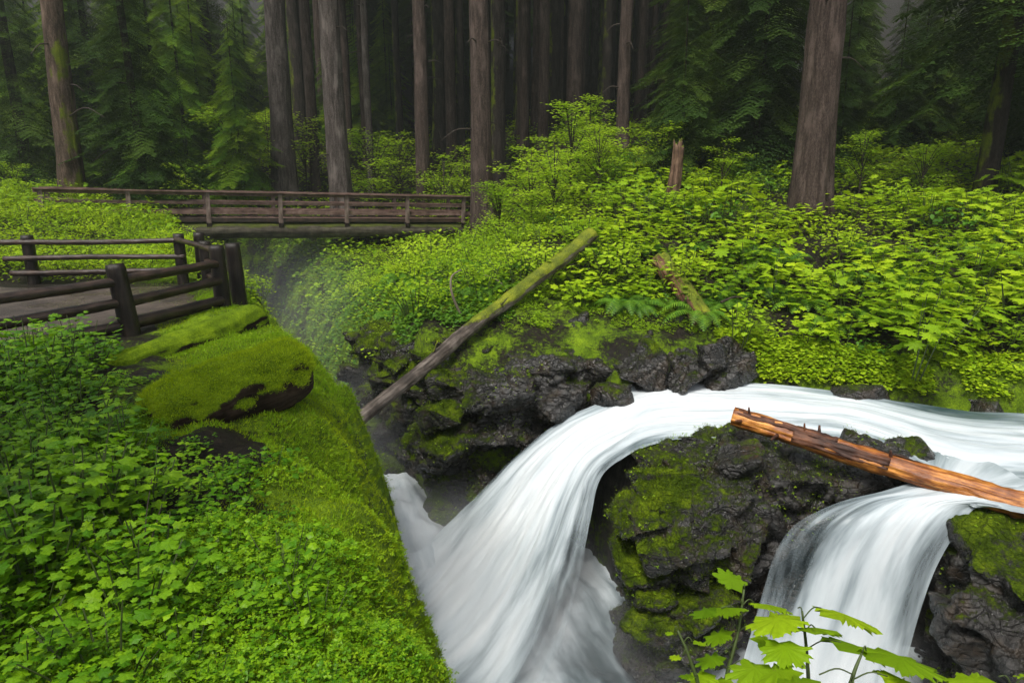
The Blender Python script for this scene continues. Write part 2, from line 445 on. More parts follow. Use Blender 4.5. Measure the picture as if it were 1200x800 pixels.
def rough_log(L, r0, r1, sides=48, seg=0.06, bend=0.03, rough=0.04, seed=0, oct=4, stretch=0.35, end_round=0.0):
    """log along +X from 0 to L in its own space"""
    n = max(6, int(L / seg)); x = np.linspace(0, L, n)
    y = bend * np.sin(x * 1.1 + seed) + 0.4 * bend * np.sin(x * 2.7 + seed * 2); z = 0.6 * bend * np.cos(x * 1.3 + seed)
    P = np.stack([x, y, z], 1)
    r = r0 + (r1 - r0) * x / L
    if end_round > 0:
        r = r * (1 - 0.55 * (np.exp(-x / end_round) + np.exp(-(L - x) / end_round)) ** 2 * 0.8)
    th = np.linspace(0, 2 * np.pi, sides, endpoint=False)
    TT, XX = np.meshgrid(th, x)
    rm = r.mean()
    Q = np.stack([XX.ravel() * stretch / rm * 1.2, np.cos(TT).ravel() * 1.6, np.sin(TT).ravel() * 1.6], 1)
    d = fbm(Q, seed, oct).reshape(n, sides)
    d2 = fbm(Q * np.array([1, 4, 4]), seed + 5, 2).reshape(n, sides)
    rad = r[:, None] * (1 + rough * 3 * d + rough * 1.2 * d2)
    V, F = tube(P, rad, sides)
    return V, F
def place_between(o, A, B):
    A, B = Vector(A), Vector(B)
    o.location = A; o.rotation_euler = (B - A).to_track_quat('X', 'Z').to_euler()

# ------------------------------------------------------------------ terrain
GL = [(0.6, 2.2), (0.45, 4.0), (-0.25, 5.4), (-0.95, 7.2), (-1.7, 10.2), (-3.25, 13.0), (-5.6, 16.8), (-8.6, 21.5), (-11, 26), (-14.5, 30), (-21, 33), (-34, 36), (-60, 38)]
GR = [(-60, 46), (-34, 42), (-20, 38), (-13, 33.5), (-10.2, 29), (-8.2, 25), (-6.4, 21.5), (-4.6, 18), (-3.2, 15.3), (-2.2, 13.6), (-1.2, 12.5), (-0.2, 12.4), (0.8, 12.4), (1.4, 11.6), (1.7, 10.8), (1.75, 9.6), (1.7, 8.9), (2.4, 8.9), (3.4, 8.95), (4.6, 8.85), (6.0, 8.7), (6.3, 8.0), (6.2, 7.2), (7.5, 5.6), (9.5, 4.6), (9.5, 3), (6, 2.0), (4, 1.6), (2, 1.6), (0.7, 1.8)]
GORGE = np.array(GL + GR)
RIVER = np.array([(1.0, 12.6), (2.7, 12.95), (4.6, 12.9), (6.4, 12.4), (8.3, 11.7), (10.5, 11.2), (30, 9.5), (30, 5.8), (11, 7.6), (8.2, 8.5), (6.3, 8.45), (6.0, 8.4), (3.2, 8.4), (1.6, 8.8), (1.5, 10.8), (1.2, 11.8)])
PLIST = {}
def poly_sd(x, y, poly):
    """signed distance: positive outside"""
    if len(x) == 1:
        qx, qy = float(x[0]), float(y[0]); best = 1e9; ins = False
        ent = PLIST.get(id(poly))
        if ent is None: ent = PLIST[id(poly)] = (poly, [tuple(map(float, q)) for q in poly])
        L = ent[1]; ax, ay = L[-1]
        for bx, by in L:
            ex, ey = bx - ax, by - ay
            t = ((qx - ax) * ex + (qy - ay) * ey) / (ex * ex + ey * ey + 1e-12); t = 0.0 if t < 0 else 1.0 if t > 1 else t
            d = (qx - ax - t * ex) ** 2 + (qy - ay - t * ey) ** 2
            if d < best: best = d
            if (ay > qy) != (by > qy) and qx < (bx - ax) * (qy - ay) / (by - ay + 1e-12) + ax: ins = not ins
            ax, ay = bx, by
        d = math.sqrt(best); return np.array([-d if ins else d])
    d2 = np.full(len(x), 1e9); inside = np.zeros(len(x), bool)
    n = len(poly)
    for i in range(n):
        ax, ay = poly[i]; bx, by = poly[(i + 1) % n]
        ex, ey = bx - ax, by - ay
        t = np.clip(((x - ax) * ex + (y - ay) * ey) / (ex * ex + ey * ey + 1e-12), 0, 1)
        d2 = np.minimum(d2, (x - ax - t * ex) ** 2 + (y - ay - t * ey) ** 2)
        c = ((ay > y) != (by > y)) & (x < (bx - ax) * (y - ay) / (by - ay + 1e-12) + ax)
        inside ^= c
    d = np.sqrt(d2); return np.where(inside, -d, d)
def cx(y):  # centre line of the gorge
    return np.interp(y, [0, 2, 8, 12, 15, 18, 21.5, 25, 29, 33, 36.5, 39, 42, 60], [0.9, 0.9, 0.3, -2.2, -4.0, -5.6, -7.5, -9.4, -12, -17.5, -27, -40, -60, -90])
def yb(x):  # foot of the far bank
    return np.interp(x, [-60, -3, 0, 5, 9, 14, 30], [13.6, 13.6, 13.2, 13.2, 11.9, 10.9, 9.5])
def base_left(x, y):
    z = np.full(len(x), -2.75)
    z = z + 1.05 * (1 - sstep(1.2, 3.2, y))
    z = z - 0.10 * sstep(-3.8, -2.0, x) * sstep(3, 5, y)
    far = sstep(17.3, 30, y - 0.25 * (x + 10))
    z = z + 1.0 * far + 0.6 * sstep(-11, -22, x) * sstep(15, 24, y)
    z = z + 0.03 * np.clip(y - 34, 0, 30) + 0.42 * np.clip(y - 60, 0, 200) + 0.2 * np.clip(-x - 35, 0, 100)
    z = z + 0.45 * sstep(-9, -16, x) * (1 - sstep(8, 12, y))
    return z
def base_right(x, y):
    d = np.clip(y - yb(x), -0.6, 400)
    z = -3.65 + (0.29 + 0.07 * sstep(7, 3, x)) * np.minimum(d, 7) + 0.175 * np.clip(d - 7, 0, 18) + 0.10 * np.clip(d - 25, 0, 25) + 0.42 * np.clip(d - 46, 0, 150)
    z = z - 4.2 * sstep(4.5, -3.5, x) * sstep(1, 14, d) * (1 - 0.6 * sstep(24, 40, d))
    z = z + 0.25 * np.clip(x - 30, 0, 200)
    return z
def H(x, y, detail=True):
    x = np.asarray(x, float).ravel(); y = np.asarray(y, float).ravel()
    sg = poly_sd(x, y, GORGE); sr = poly_sd(x, y, RIVER)
    P = xy3(x, y)
    left = x < cx(y)
    near_r = (y < 3.2) & (x > 0.5)
    right_rock = (x > 5) & (y < 8.8) & (y > 2)
    bl, br = base_left(x, y), base_right(x, y)
    B = np.where(left, bl, br)
    B = np.where(near_r & ~left, -1.8, B)
    B = np.where(right_rock & ~near_r & ~left, -4.25 - 0.1 * (x - 6) * 0, B)
    n1 = fbm(P * 0.45, 3, 4); n2 = fbm(P * 2.3, 11, 4)
    onpath = sstep(0.3, 1.0, poly_sd(x, y, PATHPOLY))
    away = sstep(20, 50, np.hypot(x, y))
    B = B + (0.10 + 0.8 * away) * n1 * (0.15 + 0.85 * onpath) + 0.07 * n2 * onpath
    B = B + (0.16 * np.abs(fbm(P * 1.9, 14, 3)) + 0.22 * np.abs(fbm(P * 0.9, 19, 2))) * onpath * (y < 20)
    wv = 0.35 * fbm(P * 0.9, 21, 3) + 0.12 * fbm(P * 4, 31, 3)
    # river bed
    bed = -4.75 + 0.1 * n2
    fr = sstep(0.0, 0.7, sr + 0.25 * wv)
    z = np.where(left, B, bed + (B - bed) * fr)
    # gorge
    w = np.where(left, 1.9, 0.55 + 2.1 * sstep(13.8, 19.5, y))
    dd = sg + wv * np.where(left, 0.95, 0.6) + (0.13 * np.sin(2.3 * y + 1) + 0.12 * np.sin(1.1 * y + 2.5)) * left
    t = np.clip(dd / w, 0, 1)
    f = 1 - (1 - t) ** np.where(left, 2.9, 2.6 - 0.5 * sstep(14, 19, y))
    floor = -7.9 + 0.15 * n2
    return floor + (z - floor) * f
PATHPOLY = np.array([(-8.4, 8.8), (-6.9, 11.5), (-6.2, 13.7), (-6.8, 15.0), (-8.0, 16.6), (-12.5, 16.6), (-20, 16.2), (-20, 8.5), (-12, 8.6)])
def Hs(x, y): return float(H(np.array([x]), np.array([y]))[0])
def axis(segs):
    out = []
    for a, b, s in segs: out += list(np.arange(a, b, s))
    return np.array(out)
gx = np.concatenate([-np.geomspace(14, 260, 42)[::-1], axis([(-13.9, -7, 0.14), (-7, 8.5, 0.05), (8.5, 14, 0.12)]), np.geomspace(14.1, 260, 42)])
gy = np.concatenate([axis([(-30, -3, 2.0), (-3, 1.2, 0.3), (1.2, 16, 0.05), (16, 36, 0.13)]), np.geomspace(36.2, 260, 46)])
X, Y = np.meshgrid(gx, gy); Z = H(X, Y).reshape(X.shape)
nx, ny = len(gx), len(gy)
sg = poly_sd(X.ravel(), Y.ravel(), GORGE); leftm = X.ravel() < cx(Y.ravel())
onp = poly_sd(X.ravel(), Y.ravel(), PATHPOLY)
P2 = xy3(X.ravel(), Y.ravel())
moss = np.where(leftm, 0.42 * (1 - sstep(2.6, 4.8, sg)) - 0.12, -0.05 + 0.25 * sstep(13.5, 16, Y.ravel()) * (1 - sstep(3.5, 6, sg)))
bare = np.exp(-(((X.ravel() + 2.9) / 0.55) ** 2 + ((Y.ravel() - 5.9) / 1.0) ** 2))   # bare earth patch below the big log
moss = moss + 0.28 * (~leftm) * np.exp(-((Y.ravel() - yb(X.ravel())) / 1.2) ** 2)
moss = moss - 0.55 * bare - 0.5 * (1 - sstep(0, 0.6, onp)) - 0.15 * sstep(30, 40, Y.ravel())
V = np.stack([X.ravel(), Y.ravel(), Z.ravel()], 1)
ii = (np.arange(ny - 1)[:, None] * nx + np.arange(nx - 1)[None]).ravel()
F = np.stack([ii, ii + 1, ii + nx + 1, ii + nx], 1)
ground = link('ground', mk_mesh('ground', V, F, {'moss': moss}, True), 'ground')
tag(ground, 'dark forest soil, mossy bank edge and rocky gorge walls', None, None, 'structure')

# gravel path between the two fence runs
px_, py_ = np.meshgrid(np.arange(-20, -5.9, 0.12), np.arange(8.4, 16.9, 0.12))
sp = poly_sd(px_.ravel(), py_.ravel(), PATHPOLY) + 0.25 * fbm(xy3(px_.ravel(), py_.ravel()) * 1.2, 77, 3)
pz = H(px_, py_) + 0.05 - 0.12 * sstep(-0.35, 0.1, sp)
pv = np.stack([px_.ravel(), py_.ravel(), pz], 1); nxp = px_.shape[1]; nyp = px_.shape[0]
ii = (np.arange(nyp - 1)[:, None] * nxp + np.arange(nxp - 1)[None]).ravel()
pf = np.stack([ii, ii + 1, ii + nxp + 1, ii + nxp], 1)
keep = (sp[pf] < 0.25).all(1)
tag(link('path', mk_mesh('path', pv, pf[keep], {}, True), 'gravel'), 'wet brown gravel path inside the log fence', None, None, 'structure')

# ------------------------------------------------------------------ rocks: angular blocks fused into one surface
def hull_block(c, s, rng, k=14):
    """random angular convex block as (V,F) via bmesh hull"""
    import bmesh
    bm = bmesh.new()
    rot = Matrix.Rotation(rng.uniform(-0.5, 0.5), 3, 'X') @ Matrix.Rotation(rng.uniform(-0.5, 0.5), 3, 'Y') @ Matrix.Rotation(rng.uniform(0, 6.3), 3, 'Z')
    for _ in range(k):
        v = Vector((rng.uniform(-1, 1), rng.uniform(-1, 1), rng.uniform(-1, 1)))
        m = max(abs(v.x), abs(v.y), abs(v.z)); v = v / m * rng.uniform(0.8, 1.0)
        v = rot @ Vector((v.x * s[0], v.y * s[1], v.z * s[2]))
        bm.verts.new(v + Vector(c))
    bmesh.ops.convex_hull(bm, input=list(bm.verts))
    bmesh.ops.triangulate(bm, faces=bm.faces[:])
    loose = [v for v in bm.verts if not v.link_faces]
    bmesh.ops.delete(bm, geom=loose, context='VERTS')
    bm.verts.index_update()
    V = np.array([v.co[:] for v in bm.verts]); F = np.array([[v.index for v in f.verts] for f in bm.faces]); bm.free()
    return V, F
def fused(name, blocks, voxel, rough, seed, mat, mossfn=None, origin=None, soft=4):
    V = []; F = []; n = 0
    for v, f in blocks: V.append(v); F.append(f + n); n += len(v)
    V = np.concatenate(V); F = np.concatenate(F)
    me = mk_mesh(name, V, F); o = bpy.data.objects.new('tmp', me); COL.objects.link(o)
    md = o.modifiers.new('r', 'REMESH'); md.mode = 'VOXEL'; md.voxel_size = voxel; md.adaptivity = 0
    dg = bpy.context.evaluated_depsgraph_get(); dg.update()
    ev = o.evaluated_get(dg); m2 = bpy.data.meshes.new_from_object(ev)
    n = len(m2.vertices); co = np.zeros(n * 3, np.float32); m2.vertices.foreach_get('co', co); co = co.reshape(-1, 3).astype(float)
    no = np.zeros(n * 3, np.float32); m2.vertex_normals.foreach_get('vector', no); no = no.reshape(-1, 3)
    q = np.array([[len(p.vertices)] for p in m2.polygons[:1]])
    F2 = np.zeros(len(m2.loops), np.int32); m2.loops.foreach_get('vertex_index', F2)
    F2 = F2.reshape(-1, 4)
    bpy.data.objects.remove(o)
    ed = np.concatenate([F2[:, [0, 1]], F2[:, [1, 2]], F2[:, [2, 3]], F2[:, [3, 0]]])
    deg = np.bincount(ed[:, 0], minlength=n)[:, None] + 1e-9
    for _ in range(soft):
        acc = np.stack([np.bincount(ed[:, 0], weights=co[ed[:, 1], k], minlength=n) for k in range(3)], 1) / deg
        co = co * 0.4 + acc * 0.6
    f1, f2, idv = cellnoise(co * 2.3 + 0.3 * np.stack([fbm(co * 1.5, seed + 40 + k, 2) for k in range(3)], 1), seed)
    g1, g2, idg = cellnoise(co * 6.0, seed + 3)
    crack = np.exp(-((f2 - f1) / 0.07) ** 2)
    h1, h2, idh = cellnoise(co * np.array([1.2, 1.2, 2.6]), seed + 7)
    tilt = np.stack([idh * 2 - 1, (idh * 7.3) % 1.0 * 2 - 1, (idh * 3.7) % 1.0 * 2 - 1], 1)
    plane = ((co * 1.3) * tilt).sum(1); plane = (plane - np.floor(plane))          # tilted facets inside each block
    d = rough * (1.6 * (idh - 0.5) + 0.9 * (idv - 0.5) + 0.25 * (idg - 0.5) + 0.5 * np.abs(plane - 0.5) + 0.55 * fbm(co * 3.2, seed, 5, 0.62) - 0.7 * crack)
    co = co + no * d[:, None]
    if origin is None: origin = co.mean(0)
    ms = mossfn(co) if mossfn else np.zeros(n)
    me = mk_mesh(name, co - origin, F2, {'moss': ms}, True)
    me.materials.append(MAT[mat])
    o = link(name, me); o.location = origin
    bpy.data.meshes.remove(m2)
    return o
def poly_blocks(poly, ztop, zbot, rng, step=0.45, size=(0.35, 0.6)):
    """fills a plan polygon with stacked blocks; ztop is a function of x,y"""
    out = []; poly = np.array(poly)
    x0, y0 = poly.min(0); x1, y1 = poly.max(0)
    for x in np.arange(x0, x1, step):
        for y in np.arange(y0, y1, step):
            xx, yy = x + rng.uniform(-.15, .15), y + rng.uniform(-.15, .15)
            sd_ = poly_sd(np.array([xx]), np.array([yy]), poly)[0]
            if sd_ > -0.1: continue
            zt = ztop(xx, yy); z = zt
            deep = sd_ < -0.9
            first = True
            while z > zbot:
                s = rng.uniform(*size)
                out.append(hull_block((xx, yy, z - s * 0.5), (s * rng.uniform(.8, 1.4), s * rng.uniform(.8, 1.2), s * rng.uniform(.4, .7)), rng, 11))
                z -= s * 0.8
                if deep and not first:
                    out.append(hull_block((xx, yy, (z + zbot) / 2), (0.6, 0.6, (z - zbot) / 2 + 0.2), rng, 26)); break
                first = False
    return out

rr = random.Random(5)
island_poly = [(1.8, 9.2), (2.0, 9.8), (2.3, 10.35), (2.9, 10.75), (4.3, 10.9), (5.6, 10.5), (6.5, 10.0), (6.3, 9.4), (5.6, 9.25), (4.6, 9.15), (3.6, 9.0), (2.95, 8.4), (2.2, 7.95), (1.75, 8.3)]
def ztop_island(x, y):
    return -4.20 - 0.10 * max(0, 9.6 - y) - 0.25 * max(0, 8.9 - y) + 0.12 * math.sin(x * 2.2) - 0.12 * max(0, 2.4 - x) - 0.35 * max(0, 2.25 - x)
blocks = poly_blocks(island_poly, ztop_island, -7.9, rr, 0.38, (0.28, 0.62))
def moss_island(c): return 0.16 * sstep(3.4, 2.0, c[:, 0]) - 0.14 * sstep(3.2, 4.4, c[:, 0]) - 0.1 * sstep(-5.6, -6.6, c[:, 2])
island = fused('rock_outcrop', blocks, 0.03, 0.045, 11, 'mossy_rock', moss_island)
tag(island, 'tall moss streaked black rock standing between the two waterfalls, under the orange log', 'rock')

rr = random.Random(9)
right_poly = [(6.2, 8.45), (5.95, 8.0), (5.4, 7.7), (5.3, 7.0), (6.0, 6.4), (7.2, 6.0), (9.8, 5.6), (12, 6), (12, 7.4), (9.5, 8.1), (7.6, 8.5)]
blocks = poly_blocks(right_poly, lambda x, y: -4.42 - 0.1 * max(0, 6.6 - x) - 1.1 * max(0, 6.0 - x) - 0.20 * max(0, 7.6 - y) , -7.9, rr, 0.45, (0.35, 0.6))
tag(fused('rock_outcrop', blocks, 0.035, 0.035, 23, 'mossy_rock', lambda c: -0.02 + 0.1 * sstep(-5.6, -4.6, c[:, 2])), 'dark wet rock with small plants at the right edge of the smaller waterfall', 'rock')

rr = random.Random(12)
ledge_poly = [(-4.2, 17.4), (-3.1, 15.4), (-2.2, 13.6), (-1.3, 12.45), (-0.2, 12.3), (0.9, 12.6), (1.6, 13.0), (3.0, 13.2), (4.7, 13.15), (5.2, 13.8), (5.2, 14.7), (3, 15.0), (1, 15.2), (-1, 15.7), (-2.9, 17.6)]
def ztop_ledge(x, y):
    return -3.72 + 0.34 * min(1.9, max(0, y - 13.1)) + 0.1 * math.sin(x * 3.1) - 0.35 * max(0, -1.2 - x)
def zbot_l(x): return -7.9
blocks = []
for v in poly_blocks(ledge_poly, ztop_ledge, -7.9, rr, 0.5, (0.32, 0.8)): blocks.append(v)
blocks = [b for b in blocks if not (b[0][:, 0].mean() > 1.7 and b[0][:, 2].max() < -5.2)]
tag(fused('rock_outcrop', blocks, 0.03, 0.05, 31, 'wet_rock', lambda c: -0.03 + 0.24 * sstep(0.3, -1.2, c[:, 0]) + 0.06 * sstep(14, 15, c[:, 1])), 'jagged wet black rock ledge above the top of the main waterfall', 'rock')

# loose boulders
def boulder(c, s, seed, label, mat='wet_rock', ms=0.05, vox=0.025):
    r_ = random.Random(seed)
    bl = [hull_block(c, s, r_, 18)] + [hull_block((c[0] + r_.uniform(-.3, .3) * s[0], c[1] + r_.uniform(-.3, .3) * s[1], c[2] - 0.1 * s[2]), tuple(q * 0.75 for q in s), r_) for _ in range(2)]
    o = fused('boulder', bl, vox, 0.018, seed, mat, lambda q: np.full(len(q), ms), None, 1)
    return tag(o, label, 'boulder')
boulder(tuple(atz(868, 540, -4.10)), (0.50, 0.40, 0.20), 41, 'flat grey boulder lying on the mossy rock below the end of the orange log')
boulder(tuple(atz(1062, 532, -4.3)), (0.6, 0.35, 0.22), 42, 'dark wet boulder at the right end of the rock behind the orange log')
boulder(tuple(atz(835, 420, -3.55)), (0.36, 0.3, 0.25), 43, 'squarish grey boulder at the stream edge below the broken log')
boulder(tuple(atz(720, 462, -4.15)), (0.40, 0.3, 0.26), 44, 'black shiny boulder at the top of the falls touching the white water')
boulder(tuple(atz(640, 452, -4.1)), (0.42, 0.3, 0.3), 45, 'wet black boulder in the rock face left of the waterfall top')
boulder(tuple(atz(905, 452, -4.25)), (0.35, 0.25, 0.2), 46, 'small dark rock at the far edge of the stream')
boulder(tuple(atz(1010, 462, -4.15)), (0.55, 0.3, 0.2), 47, 'low dark rock on the far stream edge above the middle of the orange log')
boulder(tuple(atz(1150, 476, -4.25)), (0.7, 0.3, 0.25), 48, 'dark boulder on the far stream edge near the right side')
boulder(tuple(atz(585, 395, -3.5)), (0.30, 0.25, 0.2), 49, 'grey stone just under the leaning log')
boulder(tuple(atz(760, 405, -3.6)), (0.34, 0.3, 0.2), 50, 'dark stone on the ledge left of the broken log foot')

# ------------------------------------------------------------------ water
def catmull(P, n):
    """P (k,...) -> n samples"""
    P = np.asarray(P, float); k = len(P)
    Q = np.concatenate([[2 * P[0] - P[1]], P, [2 * P[-1] - P[-2]]])
    t = np.linspace(0, k - 1, n); i = np.minimum(t.astype(int), k - 2); f = t - i
    f = f.reshape((-1,) + (1,) * (P.ndim - 1))
    p0, p1, p2, p3 = Q[i], Q[i + 1], Q[i + 2], Q[i + 3]
    return 0.5 * (2 * p1 + (p2 - p0) * f + (2 * p0 - 5 * p1 + 4 * p2 - p3) * f ** 2 + (3 * p1 - p0 - 3 * p2 + p3) * f ** 3)
def sheet(name, ctrl, foam, solid, ns, nl, mat, amp=0.05, seed=0):
    """ctrl [station][lane] -> 3d, foam/solid same shape"""
    C = np.array(ctrl, float)                    # (S, L, 3)
    G = catmull(C, ns); G = catmull(G.transpose(1, 0, 2), nl).transpose(1, 0, 2)
    fo = catmull(np.array(foam, float)[..., None], ns); fo = catmull(fo.transpose(1, 0, 2), nl).transpose(1, 0, 2)[..., 0]
    so = catmull(np.array(solid, float)[..., None], ns); so = catmull(so.transpose(1, 0, 2), nl).transpose(1, 0, 2)[..., 0]
    mid = G[:, nl // 2]; vlen = np.concatenate([[0], np.cumsum(np.linalg.norm(np.diff(mid, axis=0), axis=1))])
    wid = np.linalg.norm(G[:, -1] - G[:, 0], axis=1).mean()
    U, Vv = np.meshgrid(np.linspace(0, wid, nl), vlen)
    T = np.gradient(G, axis=0); A = np.gradient(G, axis=1); N = np.cross(A, T); N /= np.linalg.norm(N, axis=2)[..., None] + 1e-9
    d = fbm(np.stack([U.ravel() * 2.2, Vv.ravel() * 0.45, np.zeros(U.size)], 1), seed, 4, 0.5).reshape(U.shape)
    d2 = fbm(np.stack([U.ravel() * 9, Vv.ravel() * 0.5, np.zeros(U.size)], 1), seed + 4, 3, 0.5).reshape(U.shape)
    s = np.where(N[..., 2:3] < 0, -1, 1)
    G = G + N * s * (amp * (d + 0.25 * d2))[..., None]
    ii = (np.arange(ns - 1)[:, None] * nl + np.arange(nl - 1)[None]).ravel()
    F = np.stack([ii, ii + 1, ii + nl + 1, ii + nl], 1)
    me = mk_mesh(name, G.reshape(-1, 3), F, {'foam': fo.ravel(), 'solid': np.clip(so.ravel(), 0, 1)}, True, np.stack([U.ravel(), Vv.ravel()], 1))
    return link(name, me, mat)
def lanes(a, b, za, zb, n=5, sag=0.0, mids=None):
    """points between pixel a at height za and pixel b at height zb"""
    A, B = atz(*a, za), atz(*b, zb)
    return [A + (B - A) * k / (n - 1) + np.array([0, 0, sag * math.sin(math.pi * k / (n - 1))]) for k in range(n)]
WZ = -4.22
st = [
    lanes((1700, 560), (1760, 760), WZ + .1, WZ + .1),
    lanes((1260, 492), (1270, 600), WZ + .06, WZ + .06, 5, .02),
    lanes((1120, 482), (1120, 572), WZ + .03, WZ + .03, 5, .03),
    lanes((1000, 462), (1010, 520), WZ + .03, WZ + .0, 5, .03),
    lanes((905, 452), (915, 512), WZ + .08, WZ - .02, 5, .05),
    lanes((835, 449), (835, 515), WZ + .06, WZ - .04, 5, .08),
    lanes((765, 448), (765, 520), WZ - .02, WZ - .06, 5, .05),
    lanes((712, 470), (728, 536), WZ - .12, WZ - .26, 5, .03),
    lanes((655, 496), (702, 562), -4.62, -4.85, 5, .06),
    lanes((602, 537), (690, 615), -5.15, -5.4, 5, .12),
    lanes((560, 580), (676, 690), -5.75, -6.0, 5, .12),
    lanes((528, 612), (655, 760), -6.35, -6.5, 5, .08),
    lanes((502, 640), (610, 850), -6.72, -6.78, 5, 0.03),
    lanes((478, 668), (560, 905), -6.80, -6.82, 5, 0.05),
    lanes((452, 700), (520, 960), -6.95, -6.95, 5, 0),
]
fo = [[.55, .6, .6, .6, .4], [.5, .8, .8, .7, .5], [.2, .85, .95, .8, .5], [.35, .95, 1.0, .9, .45], [.8, 1.1, 1.1, 1.0, .6], [1.0, 1.2, 1.2, 1.1, .7], [.9, 1.25, 1.2, 1.1, .55],
      [.55, 1.2, 1.2, 1.0, .35], [.55, 1.2, 1.2, .95, .3], [.45, 1.15, 1.2, .85, .25], [.5, 1.15, 1.15, .7, .2], [.7, 1.2, 1.1, .7, .3], [.8, 1.2, 1.1, .8, .4], [.6, .8, .8, .6, .3], [-.6, -.6, -.6, -.6, -.6]]
so = [[1] * 5] * 7 + [[.7, 1, 1, .8, .3], [.2, .9, .9, .5, .0], [0, .8, .8, .3, 0], [0, .7, .7, .2, 0], [0, .6, .5, .2, 0], [0, .6, .5, .2, 0], [0] * 5, [0] * 5]
tag(sheet('waterfall', st, fo, so, 240, 120, 'rushing_water', 0.10, 3), 'silky white stream curving over the ledge and plunging into the gorge', None, None, 'structure')

st2 = [
    lanes((1090, 500), (1330, 640), WZ + .04, WZ + .04),
    lanes((1088, 530), (1240, 612), WZ + .03, WZ + .02),
    lanes((1080, 558), (1190, 600), WZ - .0, WZ - .0, 5, .03),
    lanes((1040, 574), (1160, 594), WZ - .08, WZ - .05, 5, .03),
    lanes((985, 588), (1140, 598), -4.42, -4.36, 5, .05),
    lanes((935, 612), (1122, 622), -4.66, -4.6, 5, .05),
    lanes((912, 640), (1096, 668), -5.0, -5.1, 5, .05),
    lanes((895, 690), (1074, 730), -5.6, -5.8, 5, .04),
    lanes((872, 770), (1055, 800), -6.5, -6.6, 5, 0),
    lanes((850, 850), (1040, 860), -7.2, -7.2, 5, 0),
]
fo2 = [[.5, .7, .7, .6, .5], [.6, .9, .9, .75, .5], [.6, 1.0, 1.0, .8, .45], [.45, .8, 1.0, .85, .4], [.3, .6, .9, .95, .4], [.25, .55, .85, .95, .4], [.2, .55, .85, .95, .4], [.25, .6, .9, .95, .4], [.7, 1.0, 1.1, 1.1, .7], [.8, 1.1, 1.1, 1.1, .8]]
so2 = [[1] * 5] * 4 + [[.4, .6, .8, .6, .2], [.1, .3, .6, .5, .0], [0, .2, .4, .4, 0], [0, .2, .4, .4, 0], [0] * 5, [0] * 5]
tag(sheet('waterfall', st2, fo2, so2, 200, 110, 'rushing_water', 0.05, 9), 'smaller fan shaped white waterfall right of the tall mossy rock', None, None, 'structure')

# plunge pool and the water in the gorge
qx, qy = np.meshgrid(np.arange(-24, 10, 0.08), np.arange(1.2, 60, 0.08))
k_ = (poly_sd(qx.ravel(), qy.ravel(), GORGE) < 0.9) & (qy.ravel() < 60)
qz = -6.98 + 0.22 * fbm(np.stack([qx.ravel() * 1.1 + qy.ravel() * .5, qy.ravel() * 0.8, qx.ravel() * 0], 1), 55, 4) + 0.30 * np.exp(-((qx.ravel() + 1.6) ** 2 / 2.2 + (qy.ravel() - 11.3) ** 2 / 5.0))
qz = qz - 0.035 * np.clip(qy.ravel() - 14, 0, 60) + 0.45 * sstep(11.0, 13.5, qy.ravel()) * sstep(-1.2, -2.4, qx.ravel()) * (1 - 1.6 * sstep(14.5, 16.5, qy.ravel()))
foam = 0.95 - 0.75 * np.exp(-(((qx.ravel() - 1.4) / 0.75) ** 2 + ((qy.ravel() - 8.3) / 1.6) ** 2)) - 0.3 * sstep(16, 24, qy.ravel())
qz = qz + 0.12 * fbm(np.stack([qx.ravel() * 3.2, qy.ravel() * 2.2, qx.ravel() * 0], 1), 58, 4, 0.6)
nqx = qx.shape[1]; nqy = qx.shape[0]
ii = (np.arange(nqy - 1)[:, None] * nqx + np.arange(nqx - 1)[None]).ravel()
qf = np.stack([ii, ii + 1, ii + nqx + 1, ii + nqx], 1); qf = qf[k_[qf].all(1)]
used = np.unique(qf); remap = -np.ones(qx.size, int); remap[used] = np.arange(len(used))
qv = np.stack([qx.ravel(), qy.ravel(), qz], 1)[used]
tag(link('stream', mk_mesh('stream', qv, remap[qf], {'foam': foam[used], 'solid': np.ones(len(used))}, True, np.stack([qv[:, 0] * 1.0 + 0.35 * qv[:, 1], qv[:, 1] * 1.5], 1)), 'foaming_pool'),
    'churning white water at the bottom of the gorge', None, None, 'structure')

# ------------------------------------------------------------------ logs
def log_thing(name, A, B, r0, r1, mat, label, cat='log', seed=1, sides=48, rough=0.05, bend=0.04, attrs=None, end_round=0.0, seg=0.05, stretch=0.35):
    A, B = Vector(A), Vector(B); L = (B - A).length
    V, F = rough_log(L, r0, r1, sides, seg, bend, rough, seed, end_round=end_round, stretch=stretch)
    ms = attrs(V, L) if attrs else np.zeros(len(V))
    o = link(name, mk_mesh(name, V, F, {'moss': ms}, True), mat)
    place_between(o, A, B)
    return tag(o, label, cat)
def stub(parent, x, ang, L, r, mat, lean=0.3, R0=0.2):
    """broken branch stub on a log, child part"""
    d = np.array([lean, math.cos(ang), math.sin(ang)]); d /= np.linalg.norm(d)
    p = np.array([x, math.cos(ang) * R0 * 0.7, math.sin(ang) * R0 * 0.7])
    P = [p + d * t * L + np.array([0.12 * t * t * L, 0, 0]) for t in np.linspace(0, 1, 6)]
    V, F = tube(P, np.linspace(r, r * 0.5, 6), 8)
    return link('branch_stub', mk_mesh('branch_stub', V, F, {'moss': np.zeros(len(V))}, True), mat, parent)

